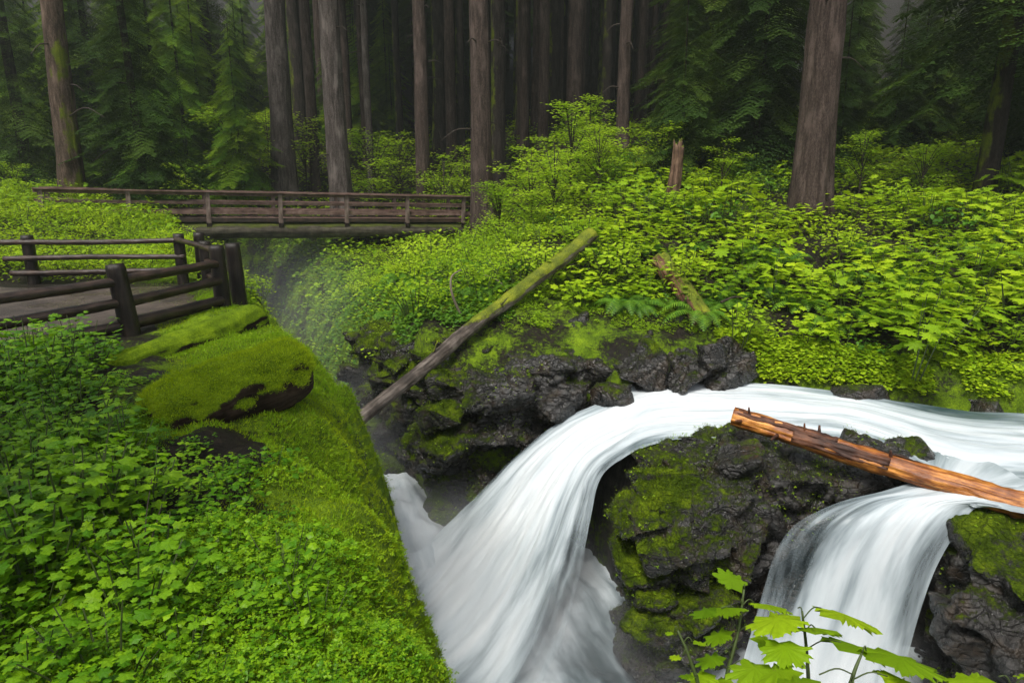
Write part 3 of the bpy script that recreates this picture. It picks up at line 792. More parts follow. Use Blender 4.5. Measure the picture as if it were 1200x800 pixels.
mlog = log_thing('mossy_log', (-3.95, 6.95, -2.62), (-2.62, 8.25, -2.36), 0.37, 0.40, 'moss_log', 'thick moss covered log lying on the near bank beside the gorge, closest to the viewer', seed=4, rough=0.075, end_round=0.2, stretch=0.9)
log_thing('mossy_log', (-5.75, 9.3, -2.80), (-4.65, 12.2, -2.62), 0.27, 0.31, 'moss_log', 'smaller mossy log behind the thick one, at the foot of the corner fence posts', seed=8, rough=0.08, end_round=0.12)
lean_A = aty(398, 507, 11.2); 
lean_B = aty(692, 276, 16.7)
ll = log_thing('fallen_log', lean_A, lean_B, 0.12, 0.175, 'leaning_log_bark', 'long slanting log leaning across the gorge, bare below and yellow with moss above', seed=15, rough=0.045, bend=0.05,
               attrs=lambda V, L: -1.5 + 1.35 * sstep(0.30 * L, 0.60 * L, V[:, 0]) )
stub(ll, 2.4, 1.9, 0.25, 0.03, 'leaning_log_bark', 0.5, 0.2); stub(ll, 4.4, 2.4, 0.2, 0.03, 'leaning_log_bark', 0.4, 0.23)
og_A = aty(858, 489, 10.0); og_B = aty(1330, 632, 7.6)
def notch(V, L): return np.full(len(V), -1.0)
og = log_thing('fallen_log', og_A, og_B, 0.135, 0.19, 'orange_log_wood', 'wet orange barkless log lying over the rock and the stream at right', seed=19, rough=0.085, bend=0.03, seg=0.03, attrs=notch)
# strips of remaining bark on the orange log, and its stubs
def bark_strip(parent, x0, x1, a0, a1, r, seed):
    nn, mm = 40, 16
    xs = np.linspace(x0, x1, nn); th = np.linspace(a0, a1, mm); Xs, Th = np.meshgrid(xs, th, indexing='ij')
    edge = np.minimum(np.minimum(Xs - x0, x1 - Xs) * 4, np.minimum(Th - a0, a1 - Th) * 3)
    nz = fbm(np.stack([Xs.ravel() * 6, Th.ravel() * 5, 0 * Xs.ravel()], 1), seed, 4).reshape(Xs.shape)
    rad = r + 0.012 + 0.03 * nz - 0.05 * np.clip(0.25 - edge - 0.15 * nz, 0, 1)
    yb_ = 0.02 * np.sin(Xs * 1.1 + 19) + 0.008 * np.sin(Xs * 2.7 + 38)
    V = np.stack([Xs, rad * np.cos(Th) + yb_, rad * np.sin(Th)], -1).reshape(-1, 3)
    ii = (np.arange(nn - 1)[:, None] * mm + np.arange(mm - 1)[None]).ravel()
    F = np.stack([ii, ii + 1, ii + mm + 1, ii + mm], 1)
    me = mk_mesh('bark_strip', V, F, {'moss': np.full(len(V), -0.2)}, True)
    o = link('bark_strip', me, 'dark_bark_patch', parent); s_ = o.modifiers.new('s', 'SOLIDIFY'); s_.thickness = 0.015
    return o
bark_strip(og, 0.02, 1.5, 0.9, 2.4, 0.150, 3); bark_strip(og, 0.1, 2.3, -1.5, 0.2, 0.152, 5); bark_strip(og, 1.4, 2.6, 0.3, 1.1, 0.158, 7); bark_strip(og, 0.9, 2.2, 2.2, 3.4, 0.156, 12); bark_strip(og, 2.8, 4.2, -1.2, -0.1, 0.166, 9)
for a in ((0.25, 1.8, 0.16, 0.025), (0.15, 2.9, 0.2, 0.03), (1.05, 1.7, 0.15, 0.022), (0.7, 3.3, 0.2, 0.03), (1.25, 1.2, 0.16, 0.03), (0.5, -0.6, 0.2, 0.03), (2.2, 1.7, 0.12, 0.03), (3.1, 0.4, 0.1, 0.025)):
    stub(og, *a, 'dark_bark_patch', -0.4, 0.17)
br = log_thing('broken_log', aty(772, 305, 16.2), aty(826, 376, 14.3), 0.20, 0.24, 'broken_log_wood', 'short broken reddish log pointing down the far bank above the stream', seed=25, rough=0.11)
log_thing('mossy_log', aty(790, 412, 13.9), aty(846, 386, 14.6), 0.14, 0.16, 'moss_log', 'stubby yellow green mossy log piece at the foot of the broken reddish log', seed=27, rough=0.12)
# snag and small stump
def snag(base, h, r, label, seed, lean=(0.1, 0)):
    n = 26; z = np.linspace(-0.3, h, n)
    P = np.stack([lean[0] * z, lean[1] * z, z], 1); sides = 28
    th = np.linspace(0, 2 * np.pi, sides, endpoint=False)
    TT, ZZ = np.meshgrid(th, z)
    d = fbm(np.stack([np.cos(TT).ravel() * 1.7, np.sin(TT).ravel() * 1.7, ZZ.ravel() * 0.5], 1), seed, 4).reshape(n, sides)
    rad = r * (1 + 0.5 * d) * (1.15 - 0.35 * (ZZ / h))
    V, F = tube(P, rad, sides)
    top = V[:, 2] > h * 0.75
    jag = fbm(np.stack([V[:, 0] * 9, V[:, 1] * 9, V[:, 2] * 0], 1), seed + 2, 3)
    V[:, 2] += np.where(top, (V[:, 2] - h * 0.75) * 2.2 * jag, 0)
    o = link('tree_stump', mk_mesh('tree_stump', V, F, {'moss': np.full(len(V), -0.1)}, True), 'snag_wood', None, base)
    return tag(o, label, 'stump')
b = aty(788, 226, 21.5); snag((b[0], b[1], b[2] - 0.2), 1.4, 0.19, 'broken reddish brown stump standing on the far slope left of the large right trunk', 3, (0.07, 0))
b = aty(1012, 404, 14.2); snag((b[0], b[1], b[2] - 0.1), 0.45, 0.1, 'small orange brown rotten stump among leaves above the stream', 6, (0.1, 0.1))
b = aty(1122, 300, 17.5)
log_thing('mossy_log', aty(1085, 318, 16.6), aty(1210, 300, 18.0), 0.13, 0.15, 'broken_log_wood', 'brown rotten log half hidden in the leaves at right', seed=37, rough=0.1)

# curved bare branches on the bank
def twig(pts, r, label, mat='twig'):
    P = catmull(np.array(pts), 24); c = P[0].copy(); V, F = tube(P - c, np.linspace(r, r * 0.45, 24), 7)
    o = link('bare_branch', mk_mesh('bare_branch', V, F, {}, True), mat, None, c); return tag(o, label, 'branch')
twig([aty(541, 372, 14.6), aty(530, 345, 14.5), aty(529, 325, 14.6), aty(540, 316, 14.8)], 0.035, 'hooked bare branch rising from the bank left of the slanting log', 'pale_twig')
twig([aty(596, 342, 15.5), aty(585, 330, 15.4), aty(568, 322, 15.5)], 0.022, 'thin arched bare branch above the middle of the slanting log', 'pale_twig')
twig([aty(845, 354, 14.5), aty(862, 348, 14.8), aty(880, 352, 15)], 0.03, 'short bare branch behind the foot of the broken log', 'twig')

# ------------------------------------------------------------------ log fence
def post_mesh(h, r, seed, lean=(0, 0)):
    n = 18; z = np.linspace(-0.35, h, n); sides = 24
    th = np.linspace(0, 2 * np.pi, sides, endpoint=False); TT, ZZ = np.meshgrid(th, z)
    d = fbm(np.stack([np.cos(TT).ravel() * 1.5, np.sin(TT).ravel() * 1.5, ZZ.ravel() * 0.7], 1), seed, 3).reshape(n, sides)
    rad = r * (1 + 0.10 * d) * np.where(ZZ > h - 0.02, 0.93, 1.0) * (1.06 - 0.06 * ZZ / h)
    P = np.stack([lean[0] * z, lean[1] * z, z], 1)
    V, F = tube(P, rad, sides); return mk_mesh('post', V, F, {'moss': np.zeros(len(V))}, True)
def fence(label, posts, rails, origin):
    root = empty('log_fence', origin, label, 'fence')
    O = np.array(origin)
    for (p, h, r, ln) in posts:
        z = p[2] if len(p) > 2 else Hs(p[0], p[1])
        link('post', post_mesh(h, r, int(abs(p[0] * 100)), ln), 'wet_post_wood', root, (p[0] - O[0], p[1] - O[1], z - O[2]))
    for (a, b_, r, s_) in rails:
        L = float(np.linalg.norm(np.array(b_) - np.array(a)))
        V, F = rough_log(L, r * 1.05, r * 0.95, 20, 0.08, 0.02, 0.05, s_)
        o = link('rail', mk_mesh('rail', V, F, {'moss': np.zeros(len(V))}, True), 'wet_rail_wood', root)
        place_between(o, Vector(a) - Vector(origin), Vector(b_) - Vector(origin))
    return root
GZ = -2.75
P0 = (-8.35, 8.3, GZ); P1 = (-6.62, 11.55, GZ); P2_ = (-6.02, 14.0, GZ); P3 = (-5.92, 14.6, GZ)
def up(p, h, dx=0, dy=0): return (p[0] + dx, p[1] + dy, p[2] + h)
nf = [(P0, 1.2, 0.16, (0, 0)), (P1, 1.22, 0.155, (-0.10, 0.0)), (P2_, 1.28, 0.15, (-0.02, 0)), (P3, 1.26, 0.15, (-0.03, 0))]
rl = []
for h, r in ((0.93, 0.085), (0.56, 0.09), (0.16, 0.11)):
    rl.append((up(P0, h, -0.3, -0.6), up(P1, h, -0.08), r, int(h * 100)))
    rl.append((up(P1, h, -0.08), up(P2_, h, 0.0, -0.05), r, int(h * 130)))
fence('dark wet log fence nearest the viewer, three rails along the edge of the gravel path', nf, rl, P1)
A0 = aty(12, 283, 17.0); FZ = -2.7
Fa = (-12.0, 17.0, FZ); Fb = (-8.25, 17.0, FZ); Fc = (-7.9, 17.35, FZ); Fd = (-7.35, 16.4, FZ)
ff = [(Fa, 1.16, 0.14, (0, 0)), (Fb, 1.2, 0.13, (0, 0)), (Fc, 1.2, 0.13, (0, 0)), (Fd, 1.08, 0.14, (0, 0))]
rl = []
for h, r in ((0.98, 0.065), (0.60, 0.065), (0.24, 0.07)):
    rl.append(((-12.65 + (0.98 - h) * 0.3, 16.85, FZ + h + 0.01), (-8.1, 16.9, FZ + h + 0.06), r, int(h * 90)))
rl.append((up(Fb, 1.08, 0.0, -0.1), up(P2_, 1.14, -0.1, 0.15), 0.06, 61))
rl.append((up(Fd, 0.6), up(P3, 0.62, -0.05, 0.1), 0.065, 62))
rl.append((up(Fd, 0.25), up(P3, 0.2, -0.05, 0.1), 0.08, 63))
fence('dark log fence on the far side of the gravel path, joining the corner posts', ff, rl, Fb)

# ------------------------------------------------------------------ footbridge
def box(c, s, rotz=0.0, roty=0.0):
    x, y, z = s[0] / 2, s[1] / 2, s[2] / 2; bvl = min(s) * 0.08
    V = np.array([(a * x, b_ * y, c_ * z) for a in (-1, 1) for b_ in (-1, 1) for c_ in (-1, 1)])
    F = np.array([(0, 1, 3, 2), (4, 6, 7, 5), (0, 4, 5, 1), (2, 3, 7, 6), (0, 2, 6, 4), (1, 5, 7, 3)])
    return V, F, c, bvl
def add_box(name, parent, c, s, mat, rot=(0, 0, 0)):
    V, F, c, bvl = box(c, s)
    o = link(name, mk_mesh(name, V, F, {'moss': np.zeros(8)}), mat, parent, c, rot)
    bv = o.modifiers.new('b', 'BEVEL'); bv.width = bvl; bv.segments = 2
    return o
Bs = np.array([-17.6, 25.6, -1.71]); Be = np.array([-1.7, 33.87, -2.32])
bd = Vector(Be - Bs); BL = bd.length
bridge = empty('footbridge', tuple(Bs), 'long brown wooden footbridge on big logs crossing the gorge in front of the trees', 'bridge')
bridge.rotation_euler = bd.to_track_quat('X', 'Z').to_euler()
W = 1.7
# deck as one sheet of planks with gaps (pattern inside one part)
g_ = []
V_, F_, n_ = [], [], 0
for k in range(int(BL / 0.24)):
    v, f, _, _ = box((0, 0, 0), (0.22, W, 0.07)); v = v + np.array([0.12 + k * 0.24, W / 2, -0.03 + 0.006 * math.sin(k * 3.1)])
    V_.append(v); F_.append(f + n_); n_ += 8
link('deck', mk_mesh('deck', np.concatenate(V_), np.concatenate(F_), {'moss': np.zeros(n_)}), 'bridge_plank', bridge)
for yy, rr_ in ((0.15, 0.34), (W - 0.2, 0.34)):
    V, F = rough_log(BL - 1.0, rr_, rr_ * 0.92, 28, 0.15, 0.02, 0.03, int(yy * 30))
    link('log_beam', mk_mesh('log_beam', V, F, {'moss': np.zeros(len(V))}, True), 'bridge_log', bridge, (0.5, yy, -0.48))
add_box('edge_beam', bridge, (BL / 2, -0.02, -0.02), (BL, 0.10, 0.17), 'wet_rail_wood')
add_box('edge_beam', bridge, (BL / 2, W + 0.02, -0.02), (BL, 0.10, 0.17), 'wet_rail_wood')
step = 2.82
off = (Vector((-14.9, 27.0, 0)) - Vector((Bs[0], Bs[1], 0))).length
for side, y0 in ((-1, -0.11), (1, W + 0.11)):
    k = 0
    xs = [off + step * j for j in range(-1, 6)]
    for x in xs:
        if x < 0.1 or x > BL: continue
        add_box('railing_post', bridge, (x, y0, 0.46), (0.17, 0.10, 1.22), 'bridge_post')
        add_box('floor_beam', bridge, (x, y0 * 1.0 + (0.08 if side < 0 else -0.08), -0.22), (0.2, 0.24, 0.22), 'wet_post_wood')
    add_box('top_rail', bridge, (BL / 2, y0 + side * -0.11, 1.02), (BL, 0.12, 0.13), 'bridge_plank')
    add_box('handrail_cap', bridge, (BL / 2, y0, 1.105), (BL, 0.26, 0.045), 'bridge_plank')
    add_box('middle_rail', bridge, (BL / 2, y0 + side * -0.11, 0.66), (BL, 0.08, 0.12), 'bridge_plank')
    add_box('lower_rail', bridge, (BL / 2, y0 + side * -0.11, 0.30), (BL, 0.08, 0.20), 'bridge_plank')

# ------------------------------------------------------------------ leaves
def leaf_palmate(lobes=5, depth=0.45, teeth=0, width=1.0):
    """unit leaf, base at origin, spreading along +Y, size ~1"""
    pts = []
    n = lobes * 4 if not teeth else lobes * (4 + 2 * teeth)
    a0, a1 = math.radians(-50), math.radians(230)
    c = np.array([0, 0.42])
    for k in range(n + 1):
        a = a0 + (a1 - a0) * k / n
        ph = (k / n) * lobes
        tri = abs((ph % 1.0) - 0.5) * 2        # 0 at lobe tip, 1 between lobes
        r = 0.55 * (1 - depth * tri ** 1.2)
        if teeth: r *= 1 - 0.10 * (k % 2)
        r *= 1.0 if abs(a - math.pi / 2) < 1.2 else 0.88
        pts.append(c + r * np.array([math.cos(a) * width, math.sin(a)]))
    pts = np.array(pts)
    V = np.concatenate([[[0, 0.0]], [c], pts]); r2 = np.linalg.norm(V - c, axis=1)
    ph = np.concatenate([[0, 0], [((k / n) * lobes) % 1.0 for k in range(n + 1)]])
    fold = 0.05 * np.cos(ph * 2 * np.pi)
    z = -0.5 * r2 ** 2 - fold * (r2 > 0.01) * 0.8
    V = np.concatenate([V, z[:, None]], 1)
    F = [(1, k, k + 1) for k in range(2, n + 2)] + [(1, n + 2, 0), (1, 0, 2)]
    return V, np.array(F)
def leaf_simple():
    V = np.array([(0, 0, 0), (0.28, 0.35, 0.04), (0.22, 0.75, 0.0), (0, 1.0, -0.1), (-0.22, 0.75, 0.0), (-0.28, 0.35, 0.04), (0, 0.5, -0.05)])
    F = np.array([(6, 0, 1), (6, 1, 2), (6, 2, 3), (6, 3, 4), (6, 4, 5), (6, 5, 0)]); return V, F
def leaf_tri():
    """three rounded leaflets (wood sorrel / bunchberry)"""
    V = [(0, 0, 0)]; F = []
    for k in range(3):
        a = math.radians(90 + 120 * k); c, s = math.cos(a), math.sin(a)
        q = [(0.32, 0.3, .02), (0.62, 0.36, -.03), (0.62, 0.0, -.08), (0.62, -0.36, -.03), (0.32, -0.3, .02)]
        b0 = len(V)
        for x, y, z in q: V.append((x * c - y * s * .75, x * s + y * c * .75, z))
        F += [(0, b0 + i, b0 + i + 1) for i in range(4)][::1]
    return np.array(V) * 0.6, np.array(F)
LP5 = leaf_palmate(5, 0.33); LP3 = leaf_palmate(3, 0.34); LP7 = leaf_palmate(7, 0.45)
LS = leaf_simple(); LT = leaf_tri()
def orient(n, rng, tilt=0.4, yaw=None):
    """random rotations, leaf plane mostly level"""
    yaw = rng.uniform(0, 2 * np.pi, n) if yaw is None else yaw
    tx = rng.normal(0, tilt, n); ty = rng.normal(0, tilt * 0.6, n)
    cz, sz = np.cos(yaw), np.sin(yaw); c1, s1 = np.cos(tx), np.sin(tx); c2, s2 = np.cos(ty), np.sin(ty)
    Rz = np.zeros((n, 3, 3)); Rz[:, 0, 0] = cz; Rz[:, 0, 1] = -sz; Rz[:, 1, 0] = sz; Rz[:, 1, 1] = cz; Rz[:, 2, 2] = 1
    Rx = np.zeros((n, 3, 3)); Rx[:, 0, 0] = 1; Rx[:, 1, 1] = c1; Rx[:, 1, 2] = -s1; Rx[:, 2, 1] = s1; Rx[:, 2, 2] = c1
    Ry = np.zeros((n, 3, 3)); Ry[:, 1, 1] = 1; Ry[:, 0, 0] = c2; Ry[:, 0, 2] = s2; Ry[:, 2, 0] = -s2; Ry[:, 2, 2] = c2
    return Rz @ Rx @ Ry

def shrub_mesh(name, rng, h, w, n, leaf, size, tilt=0.35, stems=7, layers=True, mat='leaf_bright'):
    """leaves on stems: foliage in tiers; returns foliage mesh and stem mesh"""
    G = Geo(); S = Geo()
    tips = []
    for k in range(stems):
        a = rng.uniform(0, 2 * np.pi); rad = w * 0.5 * math.sqrt(rng.uniform(0.02, 1))
        hh = h * rng.uniform(0.55, 1.0) * (1 - 0.35 * (rad / (w * .5)) ** 2)
        top = np.array([rad * math.cos(a), rad * math.sin(a), hh]); b0 = top * np.array([0.35, 0.35, 0]) + np.array([0, 0, -0.1])
        mid = (top + b0) / 2 + np.array([0, 0, hh * 0.1])
        P = catmull(np.array([b0, mid, top]), 6); v, f = tube(P, np.linspace(0.012, 0.005, 6) * (h ** .5), 4, False); S.add(v, f, 0.5)
        tips.append((b0, mid, top))
    per = n // stems
    for (b0, mid, top) in tips:
        t = rng.uniform(0.25, 1.0, per) ** 0.6
        Pm = catmull(np.array([b0, mid, top]), 30)[(t * 29).astype(int)]
        yaw = rng.uniform(0, 2 * np.pi, per)
        reach = rng.uniform(0.15, 1.0, per) * w * 0.22
        d = np.stack([-np.sin(yaw), np.cos(yaw), 0 * yaw], 1)
        pos = Pm + d * reach[:, None] + np.stack([0 * yaw, 0 * yaw, rng.normal(0.02, 0.04 * h, per)], 1)
        M = orient(per, rng, tilt, yaw); M = M * (size * rng.uniform(0.55, 1.25, per))[:, None, None]
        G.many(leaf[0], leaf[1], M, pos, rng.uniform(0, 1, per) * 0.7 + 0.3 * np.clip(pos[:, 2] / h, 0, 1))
    return G.mesh(name + '_leaves'), S.mesh(name + '_stems')
def scatter_shrubs(pts, meshes, name, labels_fn, group_fn, smin, smax, rng, sink=0.05):
    """pts (n,3)"""
    out = []
    for k, p in enumerate(pts):
        fol, stm, fm = meshes[k % len(meshes)]
        root = bpy.data.objects.new(name, None); COL.objects.link(root); root.empty_display_size = 0.2
        fo_ = bpy.data.objects.new('foliage', fol); COL.objects.link(fo_); fo_.parent = root
        s = rng.uniform(smin, smax) * (1 + 0.55 * float(fbm(xy3(np.array([p[0]]), np.array([p[1]])) * 0.5, 44, 2)[0])); root.location = (p[0], p[1], p[2] - sink); root.rotation_euler = (rng.uniform(-.12, .12), rng.uniform(-.12, .12), rng.uniform(0, 6.28)); root.scale = (s, s, s * rng.uniform(.85, 1.15))
        c = bpy.data.objects.new('stem', stm); COL.objects.link(c); c.parent = root
        lab, cat = labels_fn(p); tag(root, lab, cat, group_fn(p)); out.append(root)
    return out
def finish(pair, fm, sm='stem'):
    a, b = pair; a.materials.append(MAT[fm]); b.materials.append(MAT[sm]); return (a, b, fm)

def poisson(n, fn, rng, rmin, x0, x1, y0, y1, tries=40000):
    pts = []; cell = {}
    for _ in range(tries):
        if len(pts) >= n: break
        x, y = rng.uniform(x0, x1), rng.uniform(y0, y1)
        if not fn(x, y): continue
        r = rmin(x, y) if callable(rmin) else rmin
        ok = True
        for (a, b_) in pts:
            if (a - x) ** 2 + (b_ - y) ** 2 < r * r: ok = False; break
        if ok: pts.append((x, y))
    return pts
def project(p):
    x, y, z = p; d = y * CP - z * SP; v = (y * SP + z * CP) / d
    return 600 + 800 * x / d, 400 - 800 * v

rng = np.random.default_rng(3)
def logdist(x, y):
    ax, ay, bx, by = lean_A[0], lean_A[1], lean_B[0], lean_B[1]
    t = max(0, min(1, ((x - ax) * (bx - ax) + (y + 0.3 - ay) * (by - ay)) / ((bx - ax) ** 2 + (by - ay) ** 2)))
    return math.hypot(x - ax - t * (bx - ax), y + 0.3 - ay - t * (by - ay))
# --- far bank: devil's club and thimbleberry style shrubs
def far_ok(x, y):
    if x < cx(np.array([y]))[0]: return False
    d = y - yb(np.array([x]))[0]
    if d < 0.05: return False
    if poly_sd(np.array([x]), np.array([y]), GORGE)[0] < (0.3 if y < 15.5 else 2.0): return False
    if -2.6 < x < 4.6 and y < 14.9: return False
    px, py = project((x, y, -2))
    if logdist(x, y) < 0.85 and px < 660: return False
    if y > 13.6 and fbm(xy3(np.array([x]), np.array([y])) * 0.8, 71, 2)[0] < -0.22: return False
    return -60 < px < 1260
big = [finish(shrub_mesh('devils_club', rng, 0.85, 1.3, 60, LP7, 0.225, 0.25, 7), 'leaf_bright') for _ in range(3)]
small = [finish(shrub_mesh('thimbleberry', rng, 0.6, 1.0, 90, LP5, 0.135, 0.32, 9), 'leaf_bright') for _ in range(2)] + [finish(shrub_mesh('dark_shrub', rng, 0.6, 1.0, 110, LS, 0.11, 0.4, 10), 'fern_green'), finish(shrub_mesh('thimbleberry', rng, 0.75, 1.0, 150, LP3, 0.10, 0.34, 10), 'leaf_yellow')]
yel = [finish(shrub_mesh('salmonberry', rng, 0.95, 1.3, 260, LP3, 0.085, 0.35, 11), 'leaf_yellow') for _ in range(3)]
def arrz(pts): 
    a = np.array(pts); return np.column_stack([a, H(a[:, 0], a[:, 1])])
allp = poisson(560, lambda x, y: far_ok(x, y) and y < 30, rng, lambda x, y: 0.50 + 0.028 * (y - 12), -6, 22, 12.5, 30, 30000)
allp = arrz(allp)
pb = [p for p in allp if p[0] > 2.0 and p[1] < 24 and rng.random() < 0.62]
pbs = set(map(tuple, pb))
rest = [p for p in allp if tuple(p) not in pbs]
py_l = [p for p in rest if p[0] < 1.2]; pyl = set(map(tuple, py_l))
ps = [p for p in rest if tuple(p) not in pyl]
def zone_far(p, kind):
    px, py = project(p)
    if px > 930: return 'right of the large right trunk' if py < 330 else 'above the stream at far right'
    if px > 700: return 'on the far slope between the two logs and the large trunk'
    return 'on the far bank beside the slanting log'
scatter_shrubs(pb, big, 'devils_club_plant', lambda p: ('broad leaved bright green plant ' + zone_far(p, 0), 'plant'), lambda p: 'broad leaved plants on the far bank', 0.65, 1.45, rng)
scatter_shrubs(ps[:280], small, 'leafy_shrub', lambda p: ('low green shrub with medium lobed leaves ' + zone_far(p, 1), 'shrub'), lambda p: 'low lobed leaf shrubs on the far bank', 0.6, 1.6, rng)
scatter_shrubs(py_l[:200], yel, 'small_leaved_shrub', lambda p: ('yellow green shrub with small leaves on the gorge side bank left of the slanting log', 'shrub'), lambda p: 'small leaved shrubs on the gorge side bank', 0.6, 1.2, rng)

# --- left bank behind the fence
lb = poisson(150, lambda x, y: (x < cx(np.array([y]))[0] - 0.5) and poly_sd(np.array([x]), np.array([y]), GORGE)[0] > 0.5 and poly_sd(np.array([x]), np.array([y]), PATHPOLY)[0] > 0.7 and project((x, y, -2))[0] > -60, rng, 0.72, -24, -6, 17.5, 29, 20000)
lb = arrz(lb)
scatter_shrubs(lb, [finish(shrub_mesh('bank_shrub', rng, 0.8, 1.3, 240, LP3, 0.085, 0.33, 10), 'leaf_bright') for _ in range(3)], 'bank_shrub', lambda p: ('light green small leaved shrub on the left bank ' + ('in front of the bridge' if p[0] > -14 else 'near the left edge'), 'shrub'), lambda p: 'light green shrubs behind the log fence', 0.6, 1.15, rng)
edge = poisson(26, lambda x, y: 0.15 < poly_sd(np.array([x]), np.array([y]), GORGE)[0] < 1.2 and x < cx(np.array([y]))[0], rng, 0.6, -9, -4.9, 14.8, 24, 20000)
scatter_shrubs(arrz(edge), yel, 'edge_shrub', lambda p: ('low yellow green shrub on the rim of the gorge right of the corner fence posts', 'shrub'), lambda p: 'rim shrubs right of the fence', 0.4, 0.65, rng)

# --- near left bank: foreground plants
near = [finish(shrub_mesh('foreground_plant', rng, 0.62, 0.8, 130, LP5, 0.085, 0.34, 12), 'leaf_fresh') for _ in range(3)]
near2 = [finish(shrub_mesh('foreground_herb', rng, 0.38, 0.7, 110, LP3, 0.07, 0.35, 11), 'leaf_fresh') for _ in range(2)]
def near_ok(x, y, lim):
    if y < 2.9 or x > lim(y) : return False
    px, py = project((x, y, -2.5)); return -150 < px < 520 and py < 1000
lim1 = lambda y: np.interp(y, [3, 4, 5, 6, 7, 8, 10, 11], [-1.9, -2.3, -2.9, -3.6, -4.7, -5.4, -6.0, -6.9])
pn = poisson(95, lambda x, y: near_ok(x, y, lim1) and (y < 9.6), rng, 0.36, -9, -1.0, 2.9, 10, 20000)
scatter_shrubs(arrz(pn), near, 'lobed_leaf_plant', lambda p: ('knee high green plant with lobed leaves in the lower left ' + ('corner' if p[1] < 5.2 else 'below the near log fence'), 'plant'), lambda p: 'lobed leaf plants on the near bank', 0.7, 1.25, rng)
lim2 = lambda y: np.interp(y, [3, 4, 5, 6, 7], [-0.9, -1.2, -1.9, -2.2, -3.5])
pn = poisson(80, lambda x, y: near_ok(x, y, lim2) and y < 6.4, rng, 0.3, -6, -0.7, 2.9, 7, 20000)
scatter_shrubs(arrz(pn), near2, 'low_herb', lambda p: ('low small leaved green herb on the moss in the lower left', 'plant'), lambda p: 'low herbs on the near bank', 0.4, 0.9, rng)

# ------------------------------------------------------------------ ferns
def fern_mesh(rng, n=15, L=0.75):
    G = Geo()
    for k in range(n):
        a = 2 * math.pi * k / n + rng.uniform(-.2, .2); l = L * rng.uniform(0.7, 1.1); up_ = rng.uniform(0.5, 1.0)
        m_ = 22; t = np.linspace(0, 1, m_)
        rad = l * t * 0.85; z = l * (up_ * t * 1.1 - 1.0 * t ** 2 * up_ - 0.12 * t ** 3)
        P = np.stack([rad * math.cos(a), rad * math.sin(a), z], 1)
        T, A, B = frame_along(P)
        for i in range(1, m_ - 1):
            wl = 0.13 * l / 0.75 * math.sin(math.pi * min(1, (t[i] * 0.9 + 0.12))) ** 0.7
            for sgn in (-1, 1):
                o = P[i]; e = o + sgn * A[i] * wl + T[i] * wl * 0.25 - np.array([0, 0, 0.25 * wl]); w_ = T[i] * l / m_ * 0.42
                G.add([o - w_, o + w_, e + w_ * .3, e - w_ * .3], [(0, 1, 2), (0, 2, 3)], rng.uniform(0, 1))
    return G.mesh('fern_fronds')
ferns = [fern_mesh(rng) for _ in range(3)]
for f in ferns: f.materials.append(MAT['fern_green'])
fp = [(575, 320, 16.2), (600, 345, 15.6), (668, 352, 15.4), (690, 338, 15.6), (705, 350, 15.5), (655, 338, 15.8), (820, 385, 14.4), (850, 372, 14.9), (965, 395, 13.9), (1045, 372, 14.4), (905, 345, 15.6),
      (1130, 345, 14.6), (1010, 335, 15.8), (760, 300, 17.4), (560, 345, 15.6), (470, 320, 19), (455, 345, 18), (520, 300, 19), (880, 300, 17.4), (730, 375, 14.8)] + [(int(rng.uniform(560, 1190)), int(rng.uniform(290, 410)), rng.uniform(14.2, 18)) for _ in range(22)]
for k, (px, py, yy) in enumerate(fp):
    p = aty(px, py, yy); z = Hs(p[0], p[1])
    if p[1] < yb(p[0]) + 0.3 or logdist(p[0], p[1]) < 0.6: continue
    o = bpy.data.objects.new('sword_fern', ferns[k % 3]); COL.objects.link(o); o.location = (p[0], p[1], z + 0.05); s = rng.uniform(0.9, 1.5); o.scale = (s, s, s * 1.1); o.rotation_euler = (rng.uniform(-.1, .25), 0, rng.uniform(0, 6.28))
    side = 'beside the upper part of the slanting log' if px < 740 else 'on the bank above the stream'
    if px < 530: side = 'on the gorge wall below the bridge'
    tag(o, 'arching sword fern ' + side, 'fern', 'sword ferns on the far bank')

# ------------------------------------------------------------------ low ground cover (uncountable)
def cover(name, n, fn, leaf, size, mat, label, rng, lift=(0.02, 0.25), tilt=0.4, box_=(-8, 22, 12.5, 34)):
    pts = []
    x0, x1, y0, y1 = box_
    x = rng.uniform(x0, x1, n * 8); y = rng.uniform(y0, y1, n * 8)
    k = fn(x, y); x, y = x[k][:n], y[k][:n]; n = len(x)
    z = H(x, y)
    pos = np.stack([x, y, z + rng.uniform(*lift, n)], 1)
    M = orient(n, rng, tilt) * (size * rng.uniform(0.6, 1.3, n))[:, None, None]
    G = Geo(); G.many(leaf[0], leaf[1], M, pos, rng.uniform(0, 1, n))
    return tag(link(name, G.mesh(name), mat), label, None, None, 'stuff')
def infr(x, y, m=80):
    px = 600 + 800 * x / (y * CP + 2 * SP); return (px > -m) & (px < 1200 + m)
def clump(x, y, s, seed, th): return fbm(xy3(x, y) * s, seed, 3) > th
cover('ground_cover', 26000, lambda x, y: (x > cx(y)) & (y - yb(x) > 0.15) & infr(x, y) & (poly_sd(x, y, GORGE) > 0.05) & ~((x > -2.6) & (x < 4.8) & (y < 14.7)), LP3, 0.105, 'leaf_bright', 'leafy ground cover over the far bank slope', rng, (0.02, 0.38))
cover('ground_cover', 16000, lambda x, y: (x < cx(y)) & infr(x, y) & (poly_sd(x, y, GORGE) > 0.1) & (poly_sd(x, y, PATHPOLY) > 0.4) & (y > 14.5), LP3, 0.085, 'leaf_bright', 'leafy ground cover on the left bank behind the fence', rng, (0.02, 0.3), 0.4, (-26, -5, 14.5, 30))
